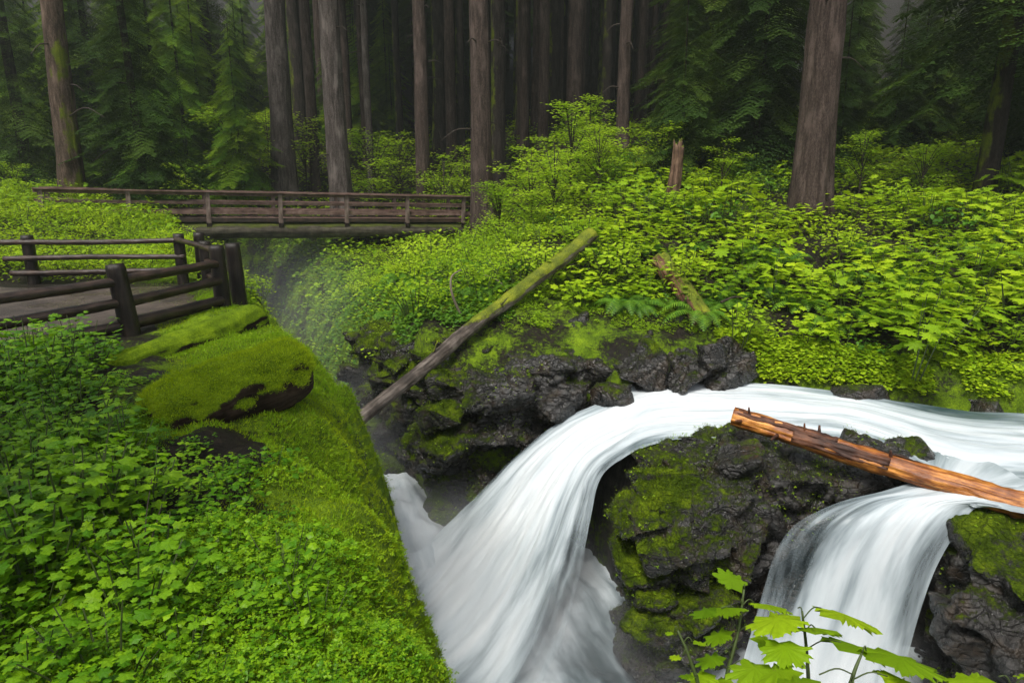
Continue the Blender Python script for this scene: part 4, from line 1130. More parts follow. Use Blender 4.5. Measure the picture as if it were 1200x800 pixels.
cover('ground_cover', 15000, lambda x, y: (x < cx(y)) & infr(x, y) & (poly_sd(x, y, GORGE) > 0.55) & (poly_sd(x, y, PATHPOLY) > 0.4) & clump(x, y, 0.9, 91, -0.12 + 0.0 * x) & ~((x > -3.6) & (y > 5.0)), LT, 0.055, 'leaf_fresh', 'small clover like leaves covering the near bank', rng, (0.01, 0.10), 0.35, (-8, 0, 2.9, 8.5))
cover('ground_cover', 42000, lambda x, y: infr(x, y) & (y > 24) & (poly_sd(x, y, GORGE) > 0.3), LP5, 0.19, 'leaf_bright', 'dim green undergrowth on the forest floor beyond the bridge', rng, (0.05, 0.7), 0.4, (-40, 40, 24, 62))

# sparse leaves clinging to steep faces: sample triangles of an object by normal
def cling(src, n, name, leaf, size, mat, label, rng, nz=(0.15, 1.0), region=None, lift=0.01, tilt=0.5, clump_s=1.1, clump_t=0.05):
    me = src.data; nv = len(me.vertices); co = np.zeros(nv * 3, np.float32); me.vertices.foreach_get('co', co); co = co.reshape(-1, 3) + np.array(src.location)
    no = np.zeros(nv * 3, np.float32); me.vertex_normals.foreach_get('vector', no); no = no.reshape(-1, 3)
    ok = (no[:, 2] > nz[0]) & (no[:, 2] <= nz[1]) & (fbm(co * clump_s, 5, 3) > clump_t)
    if region is not None: ok &= region(co)
    idx = np.where(ok)[0]
    if len(idx) == 0: return
    idx = rng.choice(idx, n)
    pos = co[idx] + rng.normal(0, 0.03, (n, 3)) + no[idx] * (lift + rng.uniform(0, 0.05, n))[:, None]
    M = orient(n, rng, tilt) * (size * rng.uniform(0.5, 1.3, n))[:, None, None]
    G = Geo(); G.many(leaf[0], leaf[1], M, pos, rng.uniform(0, 1, n))
    return tag(link(name, G.mesh(name), mat), label, None, None, 'stuff')
rocks = [o for o in COL.objects if o.name.startswith('rock_outcrop')]
for o, n, lb_ in ((rocks[0], 2600, 'tiny leaves growing on the tall rock between the falls'), (rocks[1], 2200, 'tiny leaves growing on the right hand rock'), (rocks[2], 5200, 'small leaves growing on the jagged ledge')):
    cling(o, n, 'ground_cover', LT, 0.045, 'leaf_yellow', lb_, rng, (-0.1, 1.0), (lambda c: c[:, 0] < 0.8) if o is rocks[2] else None)
cling(ground, 20000, 'ground_cover', LP3, 0.085, 'fern_green', 'leaves clinging to the steep walls of the gorge', rng, (0.0, 0.95),
      lambda c: (poly_sd(c[:, 0], c[:, 1], GORGE) > -0.1) & (poly_sd(c[:, 0], c[:, 1], GORGE) < 4.5) & (c[:, 0] > cx(c[:, 1])) & (c[:, 1] > 14.2) & (c[:, 1] < 36) & (c[:, 2] > -6.4) & (c[:, 0] < 0), 0.03, 0.4, 0.8, -0.35)

cling(ground, 15000, 'ground_cover', LP3, 0.085, 'leaf_bright', 'leaves hanging over the far edge of the stream', rng, (0.0, 1.0),
      lambda c: (np.abs(c[:, 1] - yb(c[:, 0]) + 0.25) < 0.95) & (c[:, 0] > 4.3) & (c[:, 0] < 16) & (c[:, 2] > -4.05), 0.04, 0.4, 1.6, -0.12)
cling(ground, 9000, 'ground_cover', LT, 0.075, 'leaf_yellow', 'small leaves and moss above the jagged ledge', rng, (0.0, 1.0),
      lambda c: (c[:, 1] > 14.0) & (c[:, 1] < 16) & (c[:, 0] > -3) & (c[:, 0] < 5.4), 0.02, 0.4, 1.6, -0.02)
cling(ground, 7000, 'ground_cover', LT, 0.05, 'leaf_bright', 'small leaves rooted in the moss on the steep near rim', rng, (0.0, 0.97),
      lambda c: (c[:, 0] < cx(c[:, 1])) & (c[:, 1] > 3) & (c[:, 1] < 14) & (poly_sd(c[:, 0], c[:, 1], GORGE) < 2.2) & (c[:, 2] > -5.5), 0.02, 0.4, 1.5, 0.05)
# moss fuzz and grass blades on the near bank and the logs
def blades(name, src_co, src_no, n, size, mat, label, rng, lean=0.5, prob=None):
    idx = rng.choice(len(src_co), n, p=prob)
    jit = rng.normal(0, 0.02, (n, 3)); pos = src_co[idx] + jit - src_no[idx] * 0.008
    d = src_no[idx] * 0.7 + np.array([0, 0, 0.5]) + rng.normal(0, lean, (n, 3)); d /= np.linalg.norm(d, axis=1)[:, None]
    s = np.cross(d, rng.normal(0, 1, (n, 3))); s /= np.linalg.norm(s, axis=1)[:, None]
    h = size * rng.uniform(0.4, 1.3, n)[:, None]
    V = np.stack([pos - s * h * 0.13, pos + s * h * 0.13, pos + d * h], 1).reshape(-1, 3)
    F = np.arange(n * 3).reshape(-1, 3)
    return tag(link(name, mk_mesh(name, V, F, {'rnd': np.repeat(rng.uniform(0, 1, n), 3)}), mat), label, None, None, 'stuff')
def surf(o):
    me = o.data; nv = len(me.vertices); co = np.zeros(nv * 3, np.float32); me.vertices.foreach_get('co', co); co = co.reshape(-1, 3)
    no = np.zeros(nv * 3, np.float32); me.vertex_normals.foreach_get('vector', no); no = no.reshape(-1, 3)
    Mx = np.array(Matrix.LocRotScale(o.location, o.rotation_euler, o.scale)); return co @ Mx[:3, :3].T + Mx[:3, 3], no @ Mx[:3, :3].T
gco, gno = surf(ground)
gs = poly_sd(gco[:, 0], gco[:, 1], GORGE)
gl = (gco[:, 0] < cx(gco[:, 1])) & (gco[:, 1] > 2.8) & (gco[:, 1] < 17.5) & (gs > 0.02) & (gs < 3.2) & (gco[:, 2] > -6.0) & infr(gco[:, 0], gco[:, 1])
brm = np.exp(-(((gco[:, 0] + 2.9) / 0.5) ** 2 + ((gco[:, 1] - 5.9) / 1.0) ** 2))
gl &= (brm < 0.35)
c1, n1_ = gco[gl], gno[gl]
slopew = 1.0 / np.clip(n1_[:, 2], 0.15, 1)
w1 = slopew * (1 + 1.0 * (c1[:, 1] < 9)) ; w1 /= w1.sum()
blades('moss', c1, n1_, 260000, 0.034, 'moss_blade', 'thick yellow green moss carpet on the near bank', rng, 0.45, w1)
w2 = slopew * (fbm(c1 * 1.3, 61, 3) > 0.0) * sstep(0.1, 0.6, gs[gl]); w2 /= w2.sum()
blades('grass', c1, n1_, 120000, 0.05, 'grass_blade', 'short bright grass in the moss along the rim of the gorge', rng, 0.5, w2)
for o, n in ((mlog, 60000),):
    co_, no_ = surf(o); kk = (no_[:, 2] + 0.35 * fbm(co_ * 2.5, 13, 3) > 0.10)
    me_ = blades('moss', co_[kk], no_[kk], n, 0.026, 'moss_blade', 'moss growing on top of the thick near log', rng, 0.4)
for k, o in enumerate(rocks[:1] + rocks[2:3]):
    co_, no_ = surf(o); ms_ = np.zeros(len(co_), np.float32); o.data.attributes['moss'].data.foreach_get('value', ms_)
    kk = (no_[:, 2] * 0.3 + 0.9 * fbm(co_ * 1.1, 8, 4) + ms_ > 0.22)
    blades('moss', co_[kk], no_[kk], 45000, 0.035, 'rock_moss_blade', ('moss tufts on the tall rock between the falls', 'moss tufts on the jagged ledge')[k], rng, 0.4)

# ------------------------------------------------------------------ trees
def trunk_mesh(h, r, seed, flare=0.35, lean=(0, 0), rough=0.05, sides=40, z0=-1.5, seg=0.25, taper=0.55):
    n = int((h - z0) / seg); z = np.linspace(z0, h, n)
    th = np.linspace(0, 2 * np.pi, sides, endpoint=False); TT, ZZ = np.meshgrid(th, z)
    d = fbm(np.stack([np.cos(TT).ravel() * 3.2, np.sin(TT).ravel() * 3.2, ZZ.ravel() * 0.45], 1), seed, 3, 0.65).reshape(n, sides)
    lob = np.cos(TT * 5 + seed) * 0.5 + np.cos(TT * 3 + seed * 2) * 0.5
    fl = flare * np.exp(-np.clip(ZZ, 0, None) / (1.1 * r * 2))
    rad = r * (1 - taper * np.clip(ZZ, 0, None) / max(h, 1)) * (1 + 2 * rough * d) + r * fl * (1 + 0.45 * lob)
    P = np.stack([lean[0] * z + 0.03 * np.sin(z * 0.5 + seed), lean[1] * z, z], 1)
    V, F = tube(P, rad, sides); return mk_mesh('trunk', V, F, {}, True)
def bough(rng, L=1.0, twigs=17, needles=9):
    """flat drooping spray along +X; returns V,F"""
    V = []; F = []
    t = np.linspace(0.08, 1.0, twigs)
    for i, ti in enumerate(t):
        ax = np.array([ti * L, 0, -0.28 * ti ** 2 * L + 0.05 * math.sin(ti * 6)])
        wl = 0.42 * L * (1 - 0.75 * ti) * rng.uniform(0.7, 1.2) + 0.05
        for sg_ in (-1, 1):
            dirn = np.array([0.55, sg_ * 0.85, -0.25 + rng.uniform(-.15, .1)]); dirn /= np.linalg.norm(dirn)
            for j in range(needles):
                s0 = wl * (j + 0.2) / needles; c = ax + dirn * s0 + np.array([0, 0, -0.18 * s0 ** 2])
                nl = 0.062 * L * rng.uniform(0.6, 1.3)
                for q in (-1, 1):
                    e = np.array([dirn[0] * .6 - q * dirn[1] * .6, dirn[1] * .6 + q * dirn[0] * .6, rng.uniform(-.35, .05)])
                    b0 = len(V); sidev = np.cross(e, [0, 0, 1]) * nl * 0.24
                    V += [c, c + e * nl * 0.5 + sidev, c + e * nl, c + e * nl * 0.5 - sidev]; F += [(b0, b0 + 1, b0 + 2), (b0, b0 + 2, b0 + 3)]
    return np.array(V), np.array(F)
BR = [bough(rng) for _ in range(4)]
BRs = [bough(rng, 1.0, 12, 6) for _ in range(4)]
def crown_mesh(rng, z0, z1, r0, n, jitter=0.3, droop=0.25):
    """conifer crown between heights z0 and z1, branch length r0 at the bottom tapering to the tip"""
    G = Geo()
    for k in range(n):
        t = (k + rng.uniform(0, 1)) / n; z = z0 + (z1 - z0) * t
        L = r0 * (1 - 0.88 * t ** 1.2) * rng.uniform(0.6, 1.15)
        a = k * 2.39996 + rng.uniform(-.5, .5)
        V, F = BR[k % 4]
        ca, sa = math.cos(a), math.sin(a); dr = droop + rng.uniform(-jitter, jitter) * 0.6
        cd, sd_ = math.cos(dr), math.sin(dr)
        v = V * L; v = np.stack([v[:, 0] * cd + v[:, 2] * sd_, v[:, 1], -v[:, 0] * sd_ + v[:, 2] * cd], 1)
        v = np.stack([v[:, 0] * ca - v[:, 1] * sa, v[:, 0] * sa + v[:, 1] * ca, v[:, 2] + z], 1)
        G.add(v, F, rng.uniform(0, 1))
    return G.mesh('crown')
high = [crown_mesh(rng, 17.5, 34, 3.4, 80) for _ in range(2)]
lowc = [crown_mesh(rng, 0.8, 13, 3.4, 150) for _ in range(2)] + [crown_mesh(rng, 0.4, 7.5, 2.3, 120) for _ in range(2)]
mid = [crown_mesh(rng, 4.5, 22, 4.2, 130) for _ in range(2)]
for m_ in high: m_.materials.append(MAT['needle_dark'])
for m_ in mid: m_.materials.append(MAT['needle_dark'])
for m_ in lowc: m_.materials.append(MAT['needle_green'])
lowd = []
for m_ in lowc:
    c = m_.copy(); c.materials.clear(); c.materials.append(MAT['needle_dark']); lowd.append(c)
def place_tree(px, py, wpx, Yd, mat, label, lean_px=0.0, crown=None, h=32, seed=None, group=None, flare=0.3, rough=0.05, name='conifer_tree', cscale=1.0, zfix=None):
    p = aty(px, py, Yd); dist = Yd / ray(px, py)[1]
    r = 0.5 * wpx * dist / 800
    z = Hs(p[0], p[1]); 
    root = empty(name, (p[0], p[1], min(z, p[2] + 0.3)), label, 'tree', group)
    seed = seed if seed is not None else int(abs(px * 7 + Yd))
    t = link('trunk', trunk_mesh(h, r, seed, flare, (lean_px, 0.0), rough), mat, root)
    rg = random.Random(seed)
    for q in range(6 if Yd < 45 else 0):
        zz = rg.uniform(2.5, 11); a = rg.uniform(0, 6.28); L = rg.uniform(0.3, 1.3) * (2.2 if rg.random() < 0.25 else 1)
        rz = r * (1 - 0.55 * zz / h) * 0.9; c0 = np.array([lean_px * zz + 0.03 * math.sin(zz * 0.5 + seed), 0, zz])
        d_ = np.array([math.cos(a), math.sin(a), rg.uniform(-0.35, 0.25)])
        Pq = catmull(np.array([c0 + d_ * rz, c0 + d_ * (rz + L * .5) + np.array([0, 0, .04]), c0 + d_ * (rz + L) - np.array([0, 0, 0.25 * L])]), 8)
        v_, f_ = tube(Pq, np.linspace(0.035, 0.012, 8), 5); link('branch_stub', mk_mesh('branch_stub', v_, f_, {}, True), 'twig', t)
    if crown is not None:
        c = link('crown', crown, None, root, (lean_px * 12, 0, 0), (0, 0, seed * 1.3), cscale)
    return root
LEAN = 0.0
hero = [
    # px, py, w, Y, mat, label, lean
    (84, 222, 25, 29, 'bark_mossy', 'mossy brown trunk standing at the left end of the bridge', 0.045, high[0]),
    (169, 224, 9, 29.5, 'bark_dark', 'slim dark trunk right of the mossy trunk, behind the bridge railing', 0.0, lowd[1]),
    (330, 178, 27, 40, 'bark_grey', 'thick grey trunk leftmost of the pair rising behind the middle of the bridge', 0.025, high[0]),
    (400, 229, 26, 36, 'bark_grey', 'thick grey trunk rising right behind the middle of the bridge', -0.01, high[1]),
    (435, 200, 9, 42, 'bark_grey', 'thin pale trunk between the thick grey trunk and the next tall one', 0.0, high[0]),
    (497, 232, 17, 37, 'bark_brown', 'straight narrow trunk rising behind the right part of the bridge', 0.0, high[1]),
    (566, 240, 25, 32, 'bark_brown', 'thick brown trunk right beside the right end of the bridge', -0.012, high[0]),
    (584, 215, 18, 38, 'bark_dark', 'dark trunk just behind the thick brown trunk at the bridge end', 0.0, high[1]),
    (516, 158, 17, 50, 'bark_dark', 'dark broad trunk behind and right of the straight narrow trunk', 0.0, high[1]),
    (540, 165, 11, 50, 'bark_dark', 'black slender trunk left of the thick brown trunk', 0.0, high[0]),
    (630, 150, 15, 49, 'bark_brown', 'reddish trunk in the shade behind the bright maple shrub', 0.0, high[1]),
    (648, 148, 17, 45, 'bark_dark', 'broad dark trunk close right of the reddish shaded trunk', 0.0, high[0]),
    (729, 176, 15, 33, 'bark_brown', 'straight brown trunk in the middle of the far slope', 0.0, high[0]),
    (706, 118, 13, 52, 'bark_dark', 'dark trunk far behind, just left of the straight brown trunk', 0.0, high[1]),
    (668, 118, 10, 56, 'bark_grey', 'slim greyish trunk deep in the forest right of the broad dark trunk', 0.0, high[0]),
    (776, 100, 12, 56, 'bark_brown', 'far brown trunk right of the straight brown trunk', 0.0, high[1]),
    (795, 95, 8, 60, 'bark_grey', 'thin pale trunk far back right of centre', 0.015, high[1]),
    (946, 250, 42, 20.5, 'bark_brown', 'huge furrowed brown trunk standing at right above the leafy slope', 0.0, high[0]),
    (1145, 262, 22, 22, 'bark_dark', 'dark trunk lost in deep shade near the right edge', 0.02, mid[1]),
    (30, 190, 14, 38, 'bark_dark', 'dark trunk left of the mossy trunk', 0.0, mid[1]),
    (120, 190, 8, 42, 'bark_dark', 'slim dark trunk far behind the left end of the bridge', 0.0, mid[0]),
    (855, 120, 20, 36, 'bark_dark', 'dark trunk in the forest left of the huge right trunk', 0.0, mid[0]),
    (248, 120, 14, 52, 'bark_dark', 'hazy dark trunk far back above the left part of the bridge', 0.0, mid[1]),
    (350, 120, 16, 50, 'bark_dark', 'dark trunk directly behind the left thick grey trunk', 0.0, high[1]),
    (468, 150, 9, 55, 'bark_dark', 'slender dark trunk far behind the right part of the bridge', 0.0, high[0]),
    (606, 140, 9, 58, 'bark_dark', 'thin dark trunk right of the pair at the bridge end', 0.0, high[1]),
]
for (px, py, w, Yd, mt, lb_, ln, cr) in hero:
    place_tree(px, py, w, Yd, mt, lb_, ln, cr, rough=0.07 if w > 20 else 0.05)
# far trunks
tr_far = [trunk_mesh(34, 0.36, 60 + k, 0.2, ((k - 1) * 0.008, 0), 0.04, 16, -2, 0.8) for k in range(3)]
for k, m_ in enumerate(tr_far): m_.materials.append(MAT[('bark_dark', 'bark_brown', 'bark_brown')[k]])
far_pts = poisson(150, lambda x, y: 300 < project((x, y, 2))[0] < 880 and poly_sd(np.array([x]), np.array([y]), GORGE)[0] > 2 and -60 < project((x, y, 2))[0] < 1260 and x > -0.30 * y, rng, 1.15, -40, 40, 41, 84, 40000)
for k, (x, y) in enumerate(far_pts):
    s = rng.uniform(0.55, 1.35)
    root = empty('distant_conifer', (x, y, Hs(x, y)), 'distant conifer with a bare lower trunk, deep in the shaded forest', 'tree', 'distant conifers in the forest')
    t = bpy.data.objects.new('trunk', tr_far[k % 3]); COL.objects.link(t); t.parent = root; t.scale = (s, s, 1); t.rotation_euler = (0, 0, rng.uniform(0, 6.28))
    c = bpy.data.objects.new('crown', high[k % 2] if y < 66 else (high + mid)[k % 4]); COL.objects.link(c); c.parent = root; c.rotation_euler = (0, 0, rng.uniform(0, 6.28)); c.scale = (1.0, 1.0, 1.0)
# low branched hemlocks: left background and right background
hem_l = poisson(60, lambda x, y: ((-80 < project((x, y, 0))[0] < 285 and y > 35) or (y > 56 and 285 <= project((x, y, 0))[0] < 470)) and abs(project((x, y, 0))[0] - 80) > 22 * (y < 32) and poly_sd(np.array([x]), np.array([y]), GORGE)[0] > 1.0, rng, 2.3, -52, -4, 31, 68, 20000)
hem_r = poisson(34, lambda x, y: 790 < project((x, y, 0))[0] < 1300 and abs(project((x, y, 0))[0] - 946) > 30 , rng, 1.9, 5, 42, 22.5, 48, 20000)
trs = [trunk_mesh(13, 0.13, 80, 0.1, (0, 0), 0.04, 12, -1, 0.5, 0.85), trunk_mesh(13, 0.13, 81, 0.1, (0.01, 0), 0.04, 12, -1, 0.5, 0.85), trunk_mesh(7.5, 0.08, 82, 0.1, (0, 0), 0.04, 10, -1, 0.4, 0.85), trunk_mesh(7.5, 0.08, 83, 0.1, (0, 0), 0.04, 10, -1, 0.4, 0.85)]
for m_ in trs: m_.materials.append(MAT['bark_dark'])
for k, (x, y) in enumerate(list(hem_l) + list(hem_r)):
    left_ = k < len(hem_l); j = k % 4
    lab = 'low branched green hemlock in the hazy woods behind the bridge' if left_ else 'low branched dark hemlock in the deep shade at upper right'
    root = empty('hemlock_tree', (x, y, Hs(x, y)), lab, 'tree', 'hemlocks behind the bridge' if left_ else 'hemlocks at upper right')
    s = rng.uniform(0.8, 1.3)
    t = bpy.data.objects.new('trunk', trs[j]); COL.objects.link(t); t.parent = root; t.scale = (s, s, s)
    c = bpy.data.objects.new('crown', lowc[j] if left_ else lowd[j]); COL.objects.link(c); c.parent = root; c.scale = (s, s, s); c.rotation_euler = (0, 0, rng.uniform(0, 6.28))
rt = empty('hemlock_tree', (-7.8, 0.1, -2.2), 'unseen hemlock added left of the viewpoint to shade the near bank', 'tree')  # added out of view so its crown darkens the lower left plants
t = bpy.data.objects.new('trunk', trs[0]); COL.objects.link(t); t.parent = rt; t.scale = (2.2, 2.2, 1.8)
c = bpy.data.objects.new('crown', mid[0]); COL.objects.link(c); c.parent = rt; c.scale = (1, 1, 1.05)
# vine maple style layered shrubs
def maple_mesh(rng, h, w, n):
    G = Geo(); S = Geo()
    for b_ in range(16):
        a = rng.uniform(0, 6.28); z = h * rng.uniform(0.2, 1.0); L = w * 0.5 * (1.15 - 0.6 * z / h) * rng.uniform(.7, 1.1)
        P = np.array([(0, 0, z * 0.55), (L * .5 * math.cos(a), L * .5 * math.sin(a), z * 0.95), (L * math.cos(a), L * math.sin(a), z)])
        C = catmull(P, 12); v, f = tube(C, np.linspace(.02, .006, 12), 4, False); S.add(v, f)
        m_ = n // 16; t = rng.uniform(.25, 1, m_); base = C[(t * 11).astype(int)]
        sp_ = 0.30 * L * (1.1 - 0.5 * t)
        pos = base + np.stack([rng.normal(0, 1, m_) * sp_, rng.normal(0, 1, m_) * sp_, rng.normal(0, .05, m_)], 1)
        M = orient(m_, rng, 0.22) * (0.11 * rng.uniform(.6, 1.2, m_))[:, None, None]
        G.many(LP5[0], LP5[1], M, pos, rng.uniform(0, 1, m_))
    v, f = tube([(0, 0, -.3), (0.05, 0, h * .5), (0, 0, h * 0.95)], [.04, .03, .01], 6); S.add(v, f)
    return G.mesh('maple_leaves'), S.mesh('maple_stems')
mp_ = [finish(maple_mesh(rng, 3.4, 3.4, 1900), 'leaf_yellow', 'twig') for _ in range(3)]
mpp = [(622, 262, 24, 1.0, 'tall bright green vine maple shrub right of the thick trunk at the bridge end'), (668, 240, 26, 1.15, 'tallest bright green maple shrub reaching up into the dark trunks'),
       (440, 236, 38, 0.95, 'bright maple shrub glowing behind the middle of the bridge'), (470, 238, 40, 0.8, 'bright low maple shrub behind the bridge between two trunks'), (360, 232, 42, 1.0, 'light green maple shrub behind the bridge left of the thick grey trunk'),
       (320, 240, 44, 0.9, 'pale green maple shrub behind the left half of the bridge'), (545, 246, 38, 0.9, 'mid green maple shrub behind the right end of the bridge'), (700, 235, 24, 0.8, 'green maple shrub on the slope under the straight brown trunk'),
       (775, 232, 25, 0.8, 'green maple shrub beside the broken stump'), (845, 232, 23, 0.7, 'green maple shrub left of the huge right trunk'), (1005, 238, 23, 0.75, 'dim green maple shrub right of the huge right trunk'), (1075, 250, 22, 0.65, 'dim maple shrub near the right edge in front of the hemlocks'),
       (220, 232, 38, 0.9, 'dim green maple shrub behind the left part of the bridge'), (500, 290, 22, 0.5, 'bright maple shrub on the bank under the right end of the bridge'), (585, 262, 22, 0.8, 'mounded bright maple shrub at the right end of the bridge'), (648, 262, 22, 0.95, 'broad bright maple shrub above the top end of the slanting log'), (690, 205, 29, 1.0, 'bright maple shrub high on the slope left of the straight brown trunk'),
       (280, 236, 40, 1.1, 'tall light green maple shrub behind the left bridge posts'), (520, 240, 36, 0.8, 'light green maple shrub just behind the narrow straight trunk'),
       (20, 232, 30, 0.6, 'bright maple shrub at the left edge behind the fence')]
for k, (px, py, yy, s, lb_) in enumerate(mpp):
    p = aty(px, py, yy); z = Hs(p[0], p[1]); fol, stm, _ = mp_[k % 3]
    o = bpy.data.objects.new('maple_shrub', None); COL.objects.link(o); f_ = bpy.data.objects.new('foliage', fol); COL.objects.link(f_); f_.parent = o; o.location = (p[0], p[1], z - 0.1); s *= 1.55 if yy > 35 else 1.0; o.scale = (s, s, s * 0.9); o.rotation_euler = (0, 0, k * 1.7)
    c = bpy.data.objects.new('stem', stm); COL.objects.link(c); c.parent = o; tag(o, lb_, 'shrub')

# ------------------------------------------------------------------ foreground devil's club, lower right
def big_leaf(size, rng):
    V, F = leaf_palmate(7, 0.36, 3, 1.1)
    r2 = np.linalg.norm(V[:, :2] - np.array([0, 0.42]), axis=1)
    V = V * size; V[:, 2] += size * 0.02 * rng.normal(0, 1, len(V)) * (r2 > 0.05)
    return mk_mesh('leaf', V, F, {'rnd': np.full(len(V), rng.uniform(0.15, 0.6))}, True)
def club(base, stems, label):
    root = empty('devils_club_plant', base, label, 'plant')
    b0 = np.array(base)
    for pts, lvs in stems:
        P = catmull(np.array(pts) - b0, 16)
        V, F = tube(P, np.linspace(0.009, 0.0035, 16), 7)
        link('stem', mk_mesh('stem', V, F, {}, True), 'stem', root)
        for (px, py, yy, size, yaw, tiltx, tilty, frac) in lvs:
            q = aty(px, py, yy) - b0; s0 = P[int(frac * 15)]
            pm = (q + s0) / 2 + np.array([0, 0, 0.02])
            V, F = tube(catmull(np.array([s0, pm, q]), 8), 0.0022, 5)
            stk = link('leaf_stalk', mk_mesh('leaf_stalk', V, F, {}, True), 'stem', root)
            o = link('leaf', big_leaf(size, rng), 'leaf_bright', stk, tuple(q)); o.rotation_euler = (Matrix.Rotation(-0.30, 3, 'X') @ Matrix.Rotation(yaw, 3, 'Z') @ Matrix.Rotation(tilty, 3, 'Y') @ Matrix.Rotation(tiltx, 3, 'X')).to_euler()
    return root
Y0 = 1.9
club(tuple(aty(940, 900, 1.85)), [
    ([aty(945, 900, 1.85), aty(948, 820, 1.87), aty(945, 760, 1.9), aty(940, 716, 1.9)],
     [(935, 712, 1.92, .20, 1.9, -0.25, .1, .95), (962, 712, 1.98, .22, -1.35, -0.28, .0, .98), (900, 770, 1.8, .17, 2.2, -.2, .0, .6), (985, 752, 1.75, .19, -1.0, -.3, .1, .7), (925, 742, 1.85, .16, 2.6, -.3, .0, .85), (955, 735, 1.8, .16, -.4, -.3, .0, .8), (940, 780, 1.7, .17, 1.2, -.3, .0, .5)]),
    ([aty(835, 900, 2.0), aty(850, 800, 2.0), aty(865, 740, 2.05), aty(872, 690, 2.1)],
     [(872, 690, 2.1, .13, 0.6, .5, .0, 1.0), (868, 706, 2.08, .15, 2.0, -.1, .2, .9), (884, 706, 2.1, .15, -1.2, -.2, -.1, .9), (858, 735, 2.04, .12, 1.6, -.4, 0, .7), (880, 742, 2.02, .13, -1.8, -.4, .1, .7), (850, 765, 2.0, .12, 1.5, -.3, 0, .5), (876, 775, 2.0, .14, -1.3, -.4, 0, .45), (845, 712, 2.05, .12, 1.3, -.2, 0, .8), (862, 795, 1.95, .15, 1.0, -.3, 0, .35), (838, 785, 1.98, .12, 1.9, -.2, 0, .4)]),
    ([aty(985, 900, 1.6), aty(990, 830, 1.6), aty(1000, 790, 1.62), aty(1010, 765, 1.65)],
     [(1015, 762, 1.66, .24, -1.45, -.18, .0, 1.0), (960, 790, 1.6, .17, 1.7, -.25, .1, .7), (1000, 800, 1.5, .19, -2.6, -.4, .1, .6), (1040, 792, 1.6, .16, -1.2, -.3, .1, .6)]),
], 'large serrated bright green plant in front of the falls at bottom right')
club(tuple(aty(800, 900, 1.9)), [
    ([aty(832, 880, 1.9), aty(822, 815, 1.9), aty(806, 765, 1.92), aty(794, 738, 1.95)],
     [(790, 740, 1.95, .035, 1.6, -.1, 0, 1.0), (812, 752, 1.93, .055, -1.2, -.1, 0, .85), (800, 768, 1.92, .05, 1.5, -.1, 0, .7), (815, 790, 1.9, .06, 1.4, -.1, .1, .45), (800, 800, 1.9, .05, 1.6, -.1, .1, .35)])],
     'thin sprig with small leaves left of the large serrated plant')
club(tuple(aty(1180, 880, 1.5)), [
    ([aty(1200, 880, 1.5), aty(1190, 830, 1.5), aty(1185, 800, 1.52)],
     [(1170, 792, 1.52, .14, 1.55, -.15, 0, .9), (1205, 795, 1.5, .12, -1.2, -.2, 0, .9)])],
     'fern like green leaf tips at the bottom right corner')
# individual dark stems in the left foreground
for (pts, lb_) in (([(148, 770, 3.6), (158, 690, 3.9), (178, 630, 4.2), (190, 590, 4.5)], 'dark bent twig standing in the lower left plants'),
                   ([(160, 720, 4.0), (168, 650, 4.3), (172, 600, 4.5), (178, 560, 4.8)], 'dark upright twig in the middle of the near plants'),
                   ([(262, 720, 4.2), (285, 690, 4.3), (310, 655, 4.5)], 'slanting thin twig over the moss left of the rim')):
    twig([aty(*p) for p in pts], 0.007, lb_)

# ------------------------------------------------------------------ air
def closed_box(name, lo, hi):
    V = np.array([(a, b_, c_) for a in (lo[0], hi[0]) for b_ in (lo[1], hi[1]) for c_ in (lo[2], hi[2])])
    F = np.array([(0, 1, 3, 2), (4, 6, 7, 5), (0, 4, 5, 1), (2, 3, 7, 6), (0, 2, 6, 4), (1, 5, 7, 3)])
    return link(name, mk_mesh(name, V, F))
hz = bpy.data.materials.new('haze'); hz.use_nodes = True
for n in list(hz.node_tree.nodes):
    if n.type == 'BSDF_PRINCIPLED': hz.node_tree.nodes.remove(n)
vp = hz.node_tree.nodes.new('ShaderNodeVolumePrincipled'); vp.inputs['Color'].default_value = (0.86, 0.96, 0.86, 1); vp.inputs['Density'].default_value = HAZE; vp.inputs['Anisotropy'].default_value = 0.2
hz.node_tree.links.new(vp.outputs[0], [n for n in hz.node_tree.nodes if n.type == 'OUTPUT_MATERIAL'][0].inputs['Volume'])
ho = closed_box('haze', (-280, -50, -12), (280, 280, 175)); ho.data.materials.append(hz); tag(ho, 'thin damp forest haze', None, None, 'stuff')

mt = bpy.data.materials.new('mist'); mt.use_nodes = True; tr_ = mt.node_tree
for n in list(tr_.nodes):
    if n.type == 'BSDF_PRINCIPLED': tr_.nodes.remove(n)
vp = tr_.nodes.new('ShaderNodeVolumePrincipled'); vp.inputs['Color'].default_value = (0.93, 0.96, 1.0, 1)
g = tr_.nodes.new('ShaderNodeNewGeometry'); 
def vm(op, a, b=None):
    x = tr_.nodes.new('ShaderNodeVectorMath'); x.operation = op
    for i, v in enumerate((a, b)):
        if v is None: continue
        if isinstance(v, tuple): x.inputs[i].default_value = v
        else: tr_.links.new(v, x.inputs[i])
    return x
def puff(c, r, amp):
    d = vm('SUBTRACT', g.outputs['Position'], c); d = vm('DIVIDE', d.outputs[0], r); L = vm('LENGTH', d.outputs[0])
    mr = tr_.nodes.new('ShaderNodeMapRange'); mr.interpolation_type = 'SMOOTHSTEP'; tr_.links.new(L.outputs['Value'], mr.inputs[0])
    mr.inputs[1].default_value = 0.1; mr.inputs[2].default_value = 1.0; mr.inputs[3].default_value = amp; mr.inputs[4].default_value = 0.0
    return mr.outputs[0]
acc = None
